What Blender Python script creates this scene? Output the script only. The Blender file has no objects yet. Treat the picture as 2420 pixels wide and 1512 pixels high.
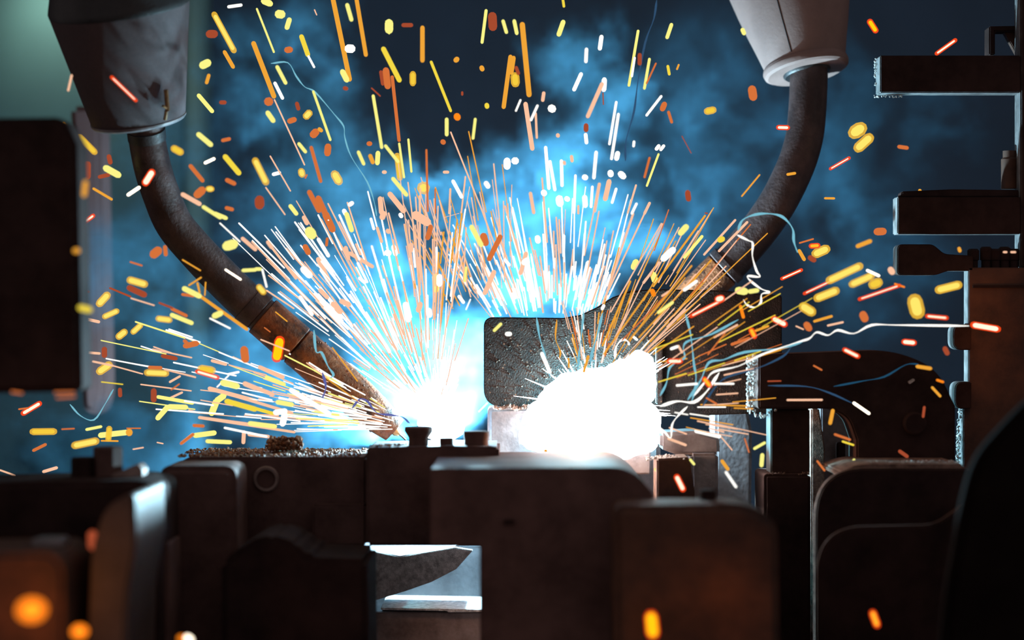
import bpy, bmesh, math, random
from mathutils import Vector, Matrix, noise as mnoise

# ------------------------------------------------------------------ camera, world, lights, exposure
S = 0.00027          # metres per photograph pixel on the focus plane (y = 0)
D = 1.30             # camera distance to that plane
scene = bpy.context.scene
COL = scene.collection

cam_data = bpy.data.cameras.new('camera')
cam_data.sensor_width = 36.0
cam_data.lens = 36.0 * D / (2420 * S)
cam_data.clip_start = 0.02
cam_data.dof.use_dof = True
cam_data.dof.focus_distance = D
cam_data.dof.aperture_fstop = 3.6
cam = bpy.data.objects.new('camera', cam_data)
cam.location = (0, -D, 0)
cam.rotation_euler = (math.radians(90), 0, 0)
COL.objects.link(cam)
scene.camera = cam

scene.view_settings.view_transform = 'Standard'
scene.view_settings.look = 'None'
scene.view_settings.exposure = 0.0
scene.view_settings.gamma = 1.0
scene.view_settings.use_curve_mapping = False
scene.cycles.max_bounces = 5
scene.cycles.diffuse_bounces = 2
scene.cycles.glossy_bounces = 2
scene.cycles.volume_bounces = 0
scene.cycles.transparent_max_bounces = 12
scene.cycles.volume_step_rate = 4.0
scene.cycles.volume_max_steps = 64
scene.cycles.caustics_reflective = False
scene.cycles.caustics_refractive = False

world = bpy.data.worlds.new('world')
scene.world = world
world.use_nodes = True
world.node_tree.nodes['Background'].inputs['Color'].default_value = (1.0, 0.84, 0.84, 1)
world.node_tree.nodes['Background'].inputs['Strength'].default_value = 0.19


def W(px, py, Y=0.0):
    """photograph pixel -> world point at depth Y"""
    k = S * (D + Y) / D
    return Vector(((px - 1210) * k, Y, (756 - py) * k))


def point_light(name, loc, power, color, radius):
    l = bpy.data.lights.new(name, 'POINT')
    l.energy = power
    l.color = color
    l.shadow_soft_size = radius
    o = bpy.data.objects.new(name, l)
    o.location = loc
    COL.objects.link(o)
    return o


ARC_L = W(1035, 1002, 0.030)
ARC_R = W(1400, 955, 0.009)
ARC_B = W(1430, 850, 0.050)
ARC_COL = (0.48, 0.82, 1.0)
point_light('arc_light', ARC_L, 9.0, ARC_COL, 0.004)
point_light('arc_light', ARC_R, 3.0, (0.20, 0.78, 1.0), 0.004)
point_light('arc_light', ARC_B, 9.0, ARC_COL, 0.004)
point_light('warm_fill_light', W(1370, 1036, -0.055), 0.32, (1.0, 0.50, 0.26), 0.008)   # added warm fill for block tops and plate, standing in for spark glow
# unseen spot added to brighten the top of the pale partition
sl = bpy.data.lights.new('partition_fill_light', 'SPOT')
sl.energy = 2.9
sl.color = (0.80, 1.0, 0.70)
sl.spot_size = math.radians(112)
sl.spot_blend = 1.0
sl.shadow_soft_size = 0.04
slo = bpy.data.objects.new('partition_fill_light', sl)
slo.location = W(90, -110, 0.555)
slo.rotation_euler = (Vector(W(150, 60, 0.62)) - slo.location).to_track_quat('-Z', 'Y').to_euler()
COL.objects.link(slo)

rnd = random.Random(11)

# ------------------------------------------------------------------ materials


def nodes_of(m):
    m.use_nodes = True
    nt = m.node_tree
    return nt, nt.nodes['Principled BSDF']


def metal(name, c1, c2, rough=0.5, metallic=0.4, scale=60.0, bump=0.25, detail=6.0, speck=None, spec=0.5):
    """two-tone mottled surface with fine relief; speck = (colour, threshold, scale) for spatter dots"""
    m = bpy.data.materials.new(name)
    nt, b = nodes_of(m)
    N, L = nt.nodes.new, nt.links.new
    tc = N('ShaderNodeTexCoord')
    n1 = N('ShaderNodeTexNoise'); n1.inputs['Scale'].default_value = scale; n1.inputs['Detail'].default_value = detail
    n1.inputs['Roughness'].default_value = 0.65
    L(tc.outputs['Object'], n1.inputs['Vector'])
    r = N('ShaderNodeValToRGB')
    r.color_ramp.elements[0].position = 0.36; r.color_ramp.elements[0].color = (*c1, 1)
    r.color_ramp.elements[1].position = 0.66; r.color_ramp.elements[1].color = (*c2, 1)
    L(n1.outputs['Fac'], r.inputs['Fac'])
    col = r.outputs['Color']
    if speck:
        sc, th, ss = speck
        v = N('ShaderNodeTexVoronoi'); v.inputs['Scale'].default_value = ss
        L(tc.outputs['Object'], v.inputs['Vector'])
        mr = N('ShaderNodeMapRange'); mr.inputs['From Min'].default_value = th; mr.inputs['From Max'].default_value = th * 0.5
        L(v.outputs['Distance'], mr.inputs['Value'])
        mx = N('ShaderNodeMix'); mx.data_type = 'RGBA'
        L(mr.outputs['Result'], mx.inputs['Factor'])
        L(col, mx.inputs['A']); mx.inputs['B'].default_value = (*sc, 1)
        col = mx.outputs['Result']
    L(col, b.inputs['Base Color'])
    b.inputs['Roughness'].default_value = rough
    b.inputs['Metallic'].default_value = metallic
    b.inputs['Specular IOR Level'].default_value = spec
    n2 = N('ShaderNodeTexNoise'); n2.inputs['Scale'].default_value = scale * 7; n2.inputs['Detail'].default_value = 4
    L(tc.outputs['Object'], n2.inputs['Vector'])
    bp = N('ShaderNodeBump'); bp.inputs['Strength'].default_value = bump; bp.inputs['Distance'].default_value = 0.001
    L(n2.outputs['Fac'], bp.inputs['Height'])
    L(bp.outputs['Normal'], b.inputs['Normal'])
    return m


def glow(name, color, strength=1.0, see_through=0.0):
    """hot metal that gives off light; see_through lets the core of a spark show through its thin outer skin"""
    m = bpy.data.materials.new(name)
    m.use_nodes = True
    nt = m.node_tree
    nt.nodes.clear()
    N, L = nt.nodes.new, nt.links.new
    out = N('ShaderNodeOutputMaterial')
    e = N('ShaderNodeEmission'); e.inputs['Color'].default_value = (*color, 1); e.inputs['Strength'].default_value = strength
    if see_through > 0:
        t = N('ShaderNodeBsdfTransparent')
        mix = N('ShaderNodeMixShader'); mix.inputs['Fac'].default_value = 1 - see_through
        L(t.outputs[0], mix.inputs[1]); L(e.outputs[0], mix.inputs[2])
        L(mix.outputs[0], out.inputs['Surface'])
    else:
        L(e.outputs[0], out.inputs['Surface'])
    m.cycles.emission_sampling = 'NONE'
    return m


M = dict(
    steel=metal('dark_steel', (0.085, 0.046, 0.040), (0.155, 0.086, 0.074), 0.8, 0.0, 40, spec=0.15),
    steel_b=metal('black_steel', (0.020, 0.011, 0.010), (0.048, 0.026, 0.023), 0.85, 0.0, 30, spec=0.1),
    soot=metal('soot_black', (0.006, 0.004, 0.0035), (0.012, 0.008, 0.007), 0.9, 0.0, 20, spec=0.05),
    lit_edge=metal('arc_lit_edge_steel', (0.13, 0.13, 0.13), (0.28, 0.28, 0.28), 0.5, 0.3, 120),  # lighter tone for side faces, arc light put into the colour
    rough=metal('spattered_steel', (0.10, 0.055, 0.04), (0.34, 0.22, 0.17), 0.65, 0.2, 190, 0.9),
    rust=metal('heat_browned_steel', (0.035, 0.013, 0.008), (0.12, 0.046, 0.022), 0.75, 0.0, 26),
    plate=metal('scaled_steel_plate', (0.010, 0.006, 0.005), (0.034, 0.021, 0.017), 0.7, 0.0, 130, 0.7, 8, ((0.15, 0.075, 0.045), 0.14, 210), spec=0.2),
    grey=metal('bare_grey_steel', (0.16, 0.14, 0.15), (0.34, 0.31, 0.32), 0.42, 0.5, 55, 0.2),
    worn=metal('worn_grey_steel', (0.12, 0.075, 0.060), (0.38, 0.28, 0.25), 0.5, 0.3, 36, 0.2),
    bracket=metal('dull_bracket_steel', (0.050, 0.030, 0.023), (0.10, 0.065, 0.053), 0.55, 0.1, 36, 0.2),
    bluegrey=metal('blued_sheet_steel', (0.030, 0.031, 0.036), (0.065, 0.066, 0.074), 0.5, 0.2, 45, 0.2),
    shroud=metal('mauve_rubber_shroud', (0.060, 0.036, 0.038), (0.076, 0.046, 0.048), 0.75, 0.0, 500, 0.5, 4),
    shroud2=metal('pale_grey_shroud', (0.20, 0.128, 0.112), (0.23, 0.148, 0.130), 0.6, 0.0, 60, 0.15, 4),
    cap=metal('black_plastic', (0.010, 0.010, 0.011), (0.022, 0.021, 0.022), 0.5, 0.0, 80),
    neck=metal('brown_black_neck', (0.030, 0.016, 0.015), (0.075, 0.043, 0.040), 0.5, 0.3, 70, 0.35),
    copper=metal('scorched_copper', (0.020, 0.006, 0.003), (0.30, 0.085, 0.022), 0.5, 0.3, 75, 0.5, 9),
    brass=metal('tarnished_brass', (0.10, 0.05, 0.02), (0.42, 0.23, 0.09), 0.38, 0.6, 60, 0.3, 6),
    crust=metal('spatter_crust', (0.05, 0.016, 0.007), (0.42, 0.16, 0.065), 0.6, 0.1, 320, 0.6),
    frost=metal('bright_spatter_crust', (0.30, 0.28, 0.27), (0.75, 0.72, 0.70), 0.5, 0.2, 300, 0.6),
    wall=metal('navy_painted_wall', (0.009, 0.015, 0.028), (0.016, 0.024, 0.042), 0.85, 0.0, 5, 0.05),
    pale=metal('pale_teal_partition', (0.009, 0.030, 0.040), (0.014, 0.040, 0.050), 0.8, 0.0, 6, 0.05),
    paler=metal('pale_partition_edge', (0.045, 0.075, 0.070), (0.06, 0.09, 0.082), 0.7, 0.0, 8, 0.05),
    post=metal('grey_painted_post', (0.115, 0.062, 0.060), (0.155, 0.085, 0.082), 0.7, 0.0, 12, 0.05),
    floor=metal('oily_concrete', (0.03, 0.027, 0.026), (0.06, 0.052, 0.05), 0.8, 0.0, 9, 0.2),
)

# ------------------------------------------------------------------ mesh helpers


def rpoly(pts, n=7):
    """polygon with rounded corners: entries (x, y) or (x, y, r) in pixels"""
    out = []
    m = len(pts)
    for i in range(m):
        p = pts[i]
        r = p[2] if len(p) > 2 else 0
        c = Vector(p[:2])
        if not r:
            out.append(tuple(c)); continue
        a = Vector(pts[i - 1][:2]) - c
        b = Vector(pts[(i + 1) % m][:2]) - c
        r = min(r, a.length * 0.49, b.length * 0.49)
        p0, p1 = c + a.normalized() * r, c + b.normalized() * r
        for k in range(n + 1):
            t = k / n
            q = p0 * (1 - t) ** 2 + c * 2 * t * (1 - t) + p1 * t ** 2
            out.append((q.x, q.y))
    return out


def prism(poly, Y, depth, bevel=0.0, bm=None, seg=2):
    """extrude a pixel outline seen at depth Y straight back by depth metres"""
    own = bmesh.new()
    f = [own.verts.new(W(x, y, Y)) for x, y in poly]
    b = [own.verts.new(v.co + Vector((0, depth, 0))) for v in f]
    n = len(f)
    own.faces.new(f)
    own.faces.new(b[::-1])
    for i in range(n):
        own.faces.new((f[i], b[i], b[(i + 1) % n], f[(i + 1) % n]))
    bmesh.ops.recalc_face_normals(own, faces=own.faces)
    if bevel > 0:
        es = [e for e in own.edges if len(e.link_faces) == 2 and e.calc_face_angle(0) > 0.5]
        bmesh.ops.bevel(own, geom=es, offset=bevel, segments=seg, affect='EDGES', clamp_overlap=True)
    if bm is None:
        return own
    return merge(bm, own)


def merge(bm, other):
    me = bpy.data.meshes.new('tmp')
    other.to_mesh(me); other.free()
    bm.from_mesh(me)
    bpy.data.meshes.remove(me)
    return bm


def box(x0, y0, x1, y1, Y, depth, bevel=0.0015, bm=None):
    return prism([(x0, y0), (x1, y0), (x1, y1), (x0, y1)], Y, depth, bevel, bm)


def frame_of(d):
    d = d.normalized()
    u = d.cross(Vector((0, 1, 0)))
    if u.length < 1e-3:
        u = d.cross(Vector((1, 0, 0)))
    u.normalize()
    return d, u, d.cross(u).normalized()


def lathe(profile, origin, axis, n=48, bm=None, closed=True):
    """profile = [(distance along axis, radius)]"""
    bm = bm or bmesh.new()
    d, u, v = frame_of(Vector(axis))
    rings = []
    for t, r in profile:
        c = origin + d * t
        rings.append([bm.verts.new(c + (u * math.cos(2 * math.pi * k / n) + v * math.sin(2 * math.pi * k / n)) * max(r, 1e-5)) for k in range(n)])
    for a, b in zip(rings, rings[1:]):
        for k in range(n):
            bm.faces.new((a[k], a[(k + 1) % n], b[(k + 1) % n], b[k]))
    if closed:
        bm.faces.new(rings[0][::-1]); bm.faces.new(rings[-1])
    bmesh.ops.recalc_face_normals(bm, faces=bm.faces)
    return bm


def spline(pts, per=8):
    """Catmull-Rom through 3-D points"""
    P = [pts[0] * 2 - pts[1]] + list(pts) + [pts[-1] * 2 - pts[-2]]
    out = []
    for i in range(1, len(P) - 2):
        for k in range(per):
            t = k / per
            a, b, c, d = P[i - 1], P[i], P[i + 1], P[i + 2]
            out.append(0.5 * ((2 * b) + (c - a) * t + (2 * a - 5 * b + 4 * c - d) * t * t + (3 * b - a - 3 * c + d) * t ** 3))
    out.append(P[-2].copy())
    return out


def sweep(path, radius, n=24, bm=None, caps=True):
    """tube along 3-D points; radius a number or a list"""
    bm = bm or bmesh.new()
    rad = radius if isinstance(radius, (list, tuple)) else [radius] * len(path)
    t0 = (path[1] - path[0]).normalized()
    _, u, _ = frame_of(t0)
    rings = []
    for i, p in enumerate(path):
        t = (path[min(i + 1, len(path) - 1)] - path[max(i - 1, 0)]).normalized()
        u = (u - t * u.dot(t)).normalized()
        v = t.cross(u)
        rings.append([bm.verts.new(p + (u * math.cos(2 * math.pi * k / n) + v * math.sin(2 * math.pi * k / n)) * rad[i]) for k in range(n)])
    for a, b in zip(rings, rings[1:]):
        for k in range(n):
            bm.faces.new((a[k], a[(k + 1) % n], b[(k + 1) % n], b[k]))
    if caps:
        bm.faces.new(rings[0][::-1]); bm.faces.new(rings[-1])
    bmesh.ops.recalc_face_normals(bm, faces=bm.faces)
    return bm


def obj(name, bm, mat, parent=None, smooth=False, kind=None, base=True):
    """link a bmesh (world coordinates) as one mesh object with its origin at its own base"""
    if smooth:
        for f in bm.faces:
            f.smooth = True
        for e in bm.edges:
            if len(e.link_faces) == 2 and e.calc_face_angle(0) > 0.6:
                e.smooth = False
    me = bpy.data.meshes.new(name)
    bm.to_mesh(me); bm.free()
    vs = [v.co for v in me.vertices]
    lo = Vector((min(v.x for v in vs), min(v.y for v in vs), min(v.z for v in vs)))
    hi = Vector((max(v.x for v in vs), max(v.y for v in vs), max(v.z for v in vs)))
    c = (lo + hi) / 2
    if base:
        c.z = lo.z
    me.transform(Matrix.Translation(-c))
    for m in (mat if isinstance(mat, (list, tuple)) else [mat]):
        me.materials.append(M[m] if isinstance(m, str) else m)
    o = bpy.data.objects.new(name, me)
    COL.objects.link(o)
    if parent:
        o.parent = parent
        o.location = c - world_loc(parent)
    else:
        o.location = c
    if kind:
        o['kind'] = kind
    return o


def world_loc(o):
    p = Vector(o.location)
    while o.parent:
        o = o.parent
        p += Vector(o.location)
    return p


def tag(o, label, cat, group=None):
    o['label'] = label
    o['category'] = cat
    if group:
        o['group'] = group
    return o


def thing(name, label, cat, loc, group=None):
    o = bpy.data.objects.new(name, None)
    o.empty_display_size = 0.01
    COL.objects.link(o)
    o.location = loc
    return tag(o, label, cat, group)


def lumps(spots, bm=None, flat=0.8, seed=1, sub=1):
    """small irregular beads; spots = [(Vector, radius)]"""
    bm = bm or bmesh.new()
    r = random.Random(seed)
    for p, s in spots:
        mat = Matrix.Translation(p) @ Matrix.Rotation(r.uniform(0, 6.28), 4, (r.random() + .1, r.random(), r.random())) @ Matrix.Diagonal((s * r.uniform(.7, 1.5), s * r.uniform(.7, 1.3), s * flat * r.uniform(.7, 1.2), 1))
        bmesh.ops.create_icosphere(bm, subdivisions=sub, radius=1.0, matrix=mat)
    return bm


def edge_lumps(path, n, r0, r1, spread, seed, Y0=0.0, Y1=0.02, sub=1):
    """beads of spatter along a pixel path [(x,y)], spread in pixels, over depths Y0..Y1"""
    r = random.Random(seed)
    segs = list(zip(path, path[1:]))
    ln = [math.hypot(b[0] - a[0], b[1] - a[1]) for a, b in segs]
    spots = []
    for _ in range(n):
        (a, b) = r.choices(segs, ln)[0]
        t = r.random()
        Y = r.uniform(Y0, Y1)
        p = W(a[0] + (b[0] - a[0]) * t + r.uniform(-spread, spread), a[1] + (b[1] - a[1]) * t + r.uniform(-spread, spread), Y)
        spots.append((p, r.uniform(r0, r1) * S))
    return lumps(spots, seed=seed, sub=sub)

# ------------------------------------------------------------------ the setting
TABLE_Z = -0.27


def bot(Y, z=TABLE_Z):
    """pixel row of height z at depth Y"""
    return 756 - z / (S * (D + Y) / D)


def struct(name, bm, mat, label, parent=None):
    o = obj(name, bm, mat, parent)
    o['kind'] = 'structure'
    o['label'] = label
    return o


def wbox(x0, y0, z0, x1, y1, z1, bevel=0.0):
    bm = bmesh.new()
    bmesh.ops.create_cube(bm, size=1.0, matrix=Matrix.Translation(((x0 + x1) / 2, (y0 + y1) / 2, (z0 + z1) / 2)) @ Matrix.Diagonal((x1 - x0, y1 - y0, z1 - z0, 1)))
    if bevel:
        bmesh.ops.bevel(bm, geom=bm.edges[:], offset=bevel, segments=2, affect='EDGES')
    return bm


struct('wall_back', wbox(-2.0, 0.80, -0.75, 2.0, 0.86, 1.4), 'wall', 'dark navy workshop wall far behind the welding smoke')
struct('floor', wbox(-2.0, -2.0, -0.80, 2.0, 0.86, -0.75), 'floor', 'dark concrete workshop floor under the fixture table')
pw = struct('wall_left', prism([(-700, -420), (436, -420), (436, 1500), (-700, 1500)], 0.62, 0.03, 0.002), 'pale', 'pale teal booth partition out of focus behind the left torch')
struct('trim_1', prism([(437, -420), (484, -420), (484, 1500), (437, 1500)], 0.61, 0.04, 0.004), 'paler', 'pale upright edge strip of the teal booth partition')

# table that carries the fixture
t = thing('fixture_table', 'dark steel welding table below the clamps', 'table', Vector((0, -0.1, -0.75)))
obj('table_top', wbox(-0.55, -0.45, TABLE_Z - 0.03, 0.55, 0.25, TABLE_Z, 0.002), 'steel', t)
for sx in (-0.5, 0.5):
    for sy in (-0.40, 0.20):
        obj('leg', wbox(sx - 0.03, sy - 0.03, -0.75, sx + 0.03, sy + 0.03, TABLE_Z - 0.03, 0.003), 'steel_b', t)


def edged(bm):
    """second material slot on the faces that do not look at the viewer's side (side faces, mostly given a lighter tone as painted arc light)"""
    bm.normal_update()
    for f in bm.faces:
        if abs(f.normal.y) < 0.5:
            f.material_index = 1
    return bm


# ------------------------------------------------------------------ torches
def torch_left():
    t = thing('welding_torch', 'mauve-grey robot welding torch with copper nozzle pointing down right', 'welding torch', W(905, 1000, 0.012))
    dn = Vector((0.105, 0.33, -0.93)).normalized()
    base = W(328, 284, -0.045)
    up = -dn
    px = S * 1.25 / 1.30
    obj('shroud', lathe([(-0.5 * px, 60 * px), (0, 100 * px), (1.5 * px, 108 * px), (6 * px, 112 * px), (262 * px, 162 * px), (268 * px, 163 * px)], base, up, 64), 'shroud', t, True)
    obj('cap', lathe([(268 * px, 163.5 * px), (276 * px, 165 * px), (284 * px, 163 * px), (330 * px, 150 * px), (640 * px, 146 * px)], base, up, 64), 'cap', t, True)
    obj('rim_ring', lathe([(-3.5 * px, 100 * px), (-4.5 * px, 105 * px), (-3.5 * px, 109 * px), (1 * px, 113 * px), (5 * px, 113.5 * px), (7 * px, 111 * px)], base, up, 64), 'grey', t, True)
    # worn slot on the shroud
    s = bmesh.new()
    for x0, y0, x1, y1, w in ((392, 212, 396, 262, 5), (385, 250, 398, 258, 3), (393, 262, 390, 282, 4)):
        sweep([W(x0, y0, -0.078), W(x1, y1, -0.074)], w * S, 8, s)
    obj('slot', s, 'brass', t, True)
    pts = [(341, 270, -0.045), (345, 310, -0.040), (351, 350, -0.036), (363, 405, -0.030), (382, 462, -0.024), (412, 530, -0.018), (468, 597, -0.012), (530, 662, -0.006), (592, 722, 0.0)]
    path = spline([W(*p) for p in pts], 6)
    n = len(path)
    obj('neck', sweep(path, [(41 + 5.0 * i / n) * S for i in range(n)], 32), 'neck', t, True)
    a, b = W(345, 306, -0.041), W(348, 328, -0.038)
    obj('neck_ring', sweep([a, b], 44 * S, 32), 'cap', t, True)
    ax0, ax1 = W(585, 715, 0.0), W(932, 1016, 0.012)
    ax = (ax1 - ax0).normalized()
    L = (ax1 - ax0).length / S
    obj('collar', lathe([(0, 45 * S), (3 * S, 50 * S), (36 * S, 50 * S), (40 * S, 43 * S), (46 * S, 43 * S)], ax0, ax, 48), 'neck', t, True)
    nz = obj('nozzle', lathe([(154 * S, 45 * S), (157 * S, 49 * S), (300 * S, 49 * S), (345 * S, 48 * S), (390 * S, 44 * S), (430 * S, 38 * S), (L * S, 32 * S), (L * S, 25 * S), ((L - 30) * S, 24 * S)], ax0, ax, 48), 'copper', t, True)
    obj('nozzle_band', lathe([(46 * S, 46 * S), (48 * S, 50 * S), (150 * S, 50.5 * S), (153 * S, 46 * S)], ax0, ax, 48), 'copper', nz, True)
    obj('contact_tip', lathe([((L - 30) * S, 12 * S), ((L + 8) * S, 11 * S), ((L + 16) * S, 6 * S)], ax0, ax, 20), 'brass', nz, True)
    wire = sweep([ax1 + ax * 12 * S, ax1 + ax * 36 * S], 2.2 * S, 8)
    obj('filler_wire', wire, 'neck', t, True)
    # spatter stuck on the nozzle
    r = random.Random(3)
    spots = []
    for _ in range(260):
        tt = r.uniform(160, 425)
        d, u, v = frame_of(ax)
        an = r.uniform(0, 6.28)
        spots.append((ax0 + ax * tt * S + (u * math.cos(an) + v * math.sin(an)) * 48 * S * (1 if tt < 345 else 0.90 if tt < 400 else 0.80), r.uniform(1.2, 3.6) * S))
    obj('spatter_bead', lumps(spots, seed=5), 'copper', t, True, 'stuff')
    return t


def torch_right():
    t = thing('welding_torch', 'pale grey robot welding torch curving down behind the wavy steel plate', 'welding torch', W(1600, 730, 0.06))
    up = Vector((-0.16, 0.20, 0.967)).normalized()
    base = W(1906, 168, 0.062)
    px = S * 1.36 / 1.30
    prof = [(9, 46), (2, 56), (0, 70), (-1, 84), (0, 93), (4, 99), (10, 101), (17, 100), (21, 97), (25, 98), (60, 107), (110, 121), (165, 135), (420, 190)]
    obj('shroud', lathe([(a * px, r * px) for a, r in prof], base, up, 72), 'shroud2', t, True)
    obj('rim_ring', lathe([(a * px, r * px) for a, r in [(-3, 84), (-4, 92), (0, 99.5), (8, 102), (12, 101.5)]], base, up, 72), 'shroud2', t, True)
    obj('seal', lathe([(a * px, r * px) for a, r in [(-8, 46), (-10, 52), (-6, 56), (4, 58)]], base, up, 48), 'cap', t, True)
    # mould seam down the shroud
    s = bmesh.new()
    d, u, v = frame_of(up)
    for sgn in (1,):
        p = []
        for a, r in prof[9:]:
            ang = math.radians(205)
            c = base + up * a * px
            dirv = (Vector((-0.42, -0.905, 0)) - up * Vector((-0.42, -0.905, 0)).dot(up)).normalized()
            p.append(c + dirv * (r + 0.2) * px)
        sweep(p, 1.3 * S, 6, s)
    obj('seam', s, 'cap', t, True)
    pts = [(1912, 150, 0.060), (1911, 200, 0.058), (1908, 260, 0.056), (1902, 318, 0.054), (1888, 372, 0.052), (1866, 425, 0.050), (1836, 482, 0.050), (1796, 540, 0.052), (1752, 592, 0.054), (1718, 628, 0.056)]
    path = spline([W(*p) for p in pts], 6)
    obj('neck', sweep(path, 46.5 * S, 32), 'neck', t, True)
    ax0, ax1 = W(1722, 623, 0.056), W(1590, 745, 0.062)
    ax = (ax1 - ax0).normalized()
    L = (ax1 - ax0).length / S
    obj('collar', lathe([(-6 * S, 46 * S), (0, 51 * S), (16 * S, 51 * S), (20 * S, 44 * S)], ax0, ax, 48), 'neck', t, True)
    obj('nozzle', lathe([(20 * S, 44 * S), (23 * S, 48 * S), (110 * S, 46 * S), (L * S, 38 * S), (L * S, 28 * S), ((L - 25) * S, 26 * S)], ax0, ax, 48), 'copper', t, True)
    return t


torch_left()
torch_right()

# ------------------------------------------------------------------ workpiece in the middle
wp = thing('steel_bracket', 'dark wavy-topped steel plate being welded between the two torches', 'steel bracket', W(1480, 1000, 0.018))
poly = rpoly([(1143, 749, 24), (1330, 751), (1372, 744), (1410, 726), (1448, 702), (1488, 688), (1545, 683), (1700, 686), (1848, 698, 6), (1848, 975), (1560, 985), (1330, 985), (1240, 965), (1143, 958, 40)])
obj('plate', edged(prism(poly, 0.014, 0.007, 0.0008)), ['plate', 'lit_edge'], wp)
obj('shade_flange', edged(prism([(1551, 815), (1566, 815), (1566, 955), (1551, 955)], 0.005, 0.009, 0.0006)), ['plate', 'lit_edge'], wp)  # added lip, shaped to keep arc light off the plate's right half
obj('weld_bead', lumps([(W(1170 + 7 * i, 962 + 3 * math.sin(i), 0.011), 6.5 * S) for i in range(54)], seed=4), 'rough', wp, True)
r = random.Random(21)
obj('spatter_bead', lumps([(W(r.uniform(1150, 1840), r.uniform(760, 950), 0.0138), r.uniform(0.8, 2.6) * S) for _ in range(420)], seed=8, sub=1), 'rust', wp, True, 'stuff')

# rest the plate stands on
wr = thing('work_rest', 'bare grey steel rest under the glowing weld of the wavy plate', 'support block', W(1360, bot(0.018), 0.018))
obj('body', edged(prism(rpoly([(1152, 962, 14), (1300, 958), (1560, 960), (1570, bot(0.018)), (1152, bot(0.018))]), 0.018, 0.04, 0.003)), ['grey', 'grey'], wr)
obj('shade_lip', prism(rpoly([(1288, 972, 10), (1538, 966, 10), (1538, 1120), (1288, 1120)]), -0.016, 0.004, 0.0008), 'grey', wr)  # added blocker hidden in the glare, shades the clamp block from the arc
obj('shade_lip_web', box(1300, 1076, 1530, 1120, -0.012, 0.031, 0.0), 'grey', wr)  # web that carries the added shading lip

# ------------------------------------------------------------------ right-hand clamp parts
lv = thing('clamp_lever', 'thick dark clamp lever with spatter-crusted end right of the weld', 'clamp lever', W(2000, 1100, -0.03))
poly = rpoly([(1792, 838, 6), (2110, 826, 60), (2215, 870, 60), (2258, 960), (2258, 1092), (2024, 1092), (2024, 1040), (2005, 985, 40), (1960, 966), (1792, 966, 6)])
obj('arm', edged(prism(poly, -0.055, 0.030, 0.0012)), ['steel_b', 'steel'], lv)
obj('spatter_crust', edge_lumps([(1776, 842), (1773, 965)], 260, 1.6, 4.6, 9, 31, -0.052, -0.02), 'frost', lv, True, 'stuff')
obj('edge_spatter', edge_lumps([(1770, 968), (1800, 985), (1830, 968)], 40, 1.5, 4.0, 6, 32, -0.05, -0.03), 'frost', lv, True, 'stuff')
obj('pivot_pin', lathe([(0, 26 * S), (0.004, 26 * S), (0.005, 22 * S)], W(2160, 1000, -0.0555), Vector((0, -1, 0)), 24), 'steel_b', lv, True)
obj('catch', prism(rpoly([(2146, 902), (2160, 894, 4), (2163, 899), (2150, 908, 3)]), -0.0575, 0.003, 0.0003), 'frost', lv)

st = thing('support_post', 'dark square post under the clamp lever with bright left edge', 'support post', W(1866, bot(-0.045), -0.045))
obj('upright', edged(box(1821, 966, 1914, 1120, -0.045, 0.022, 0.0008)), ['steel_b', 'lit_edge'], st)
obj('foot', edged(prism(rpoly([(1806, 1120, 10), (1917, 1120), (1917, bot(-0.05)), (1806, bot(-0.05))]), -0.05, 0.05, 0.002)), ['steel_b', 'steel'], st)
obj('spatter_crust', edge_lumps([(1812, 1119), (1912, 1118)], 110, 1.2, 3.0, 3, 33, -0.05, -0.03), 'rough', st, True, 'stuff')

tag(obj('rough_bar', edged(prism([(1917, 964), (1936, 964), (1950, 1060), (1948, 1180), (1940, bot(0.02)), (1917, bot(0.02))], 0.02, 0.02, 0.001)), ['rough', 'rough']),
    'narrow rough grey bar beside the dark square post', 'bar')
tag(obj('backing_block', prism(rpoly([(1690, 960, 10), (1765, 955), (1778, 1020), (1770, bot(0.055)), (1690, bot(0.055))]), 0.055, 0.04, 0.003), 'grey'),
    'violet-grey steel block standing behind the gap left of the square post', 'steel block')
hb = thing('slotted_guide', 'violet-grey guide with a dark slot behind the round cut-out', 'guide', W(1985, bot(0.04), 0.04))
obj('body', prism([(1940, 955), (2040, 955), (2040, bot(0.04)), (1940, bot(0.04))], 0.04, 0.02, 0.001), 'grey', hb)
obj('slot_insert', prism(rpoly([(1978, 1045, 6), (1998, 1045, 6), (1998, 1170), (1978, 1170)]), 0.036, 0.01, 0.001), 'steel_b', hb)
tag(obj('wedge_block', edged(prism([(1552, 1084), (1630, 1080), (1642, 1160), (1646, bot(-0.06)), (1552, bot(-0.06))], -0.06, 0.03, 0.001)), ['rust', 'rough']),
    'small dark wedge block with spatter-whitened top right of the weld', 'wedge block')
tag(obj('spatter_ridge', edge_lumps([(1525, 1084), (1580, 1078), (1628, 1090)], 70, 1.5, 3.6, 4, 35, -0.06, -0.04), 'frost', None, True),
    'ridge of pale spatter on the small wedge block', 'spatter')['kind'] = 'stuff'
tag(obj('grey_spacer', prism([(1632, 1072), (1698, 1072), (1694, bot(-0.03)), (1640, bot(-0.03))], -0.03, 0.03, 0.002), 'grey'),
    'bare grey spacer between the wedge block and the dark gap', 'spacer')
tag(obj('work_ledge', prism(rpoly([(1560, 1022), (1650, 1018), (1700, 1034, 8), (1702, 1075), (1600, 1075), (1560, 1060)]), -0.02, 0.035, 0.002), 'grey'),
    'pale grey ledge right of the white weld glare', 'ledge')

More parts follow.
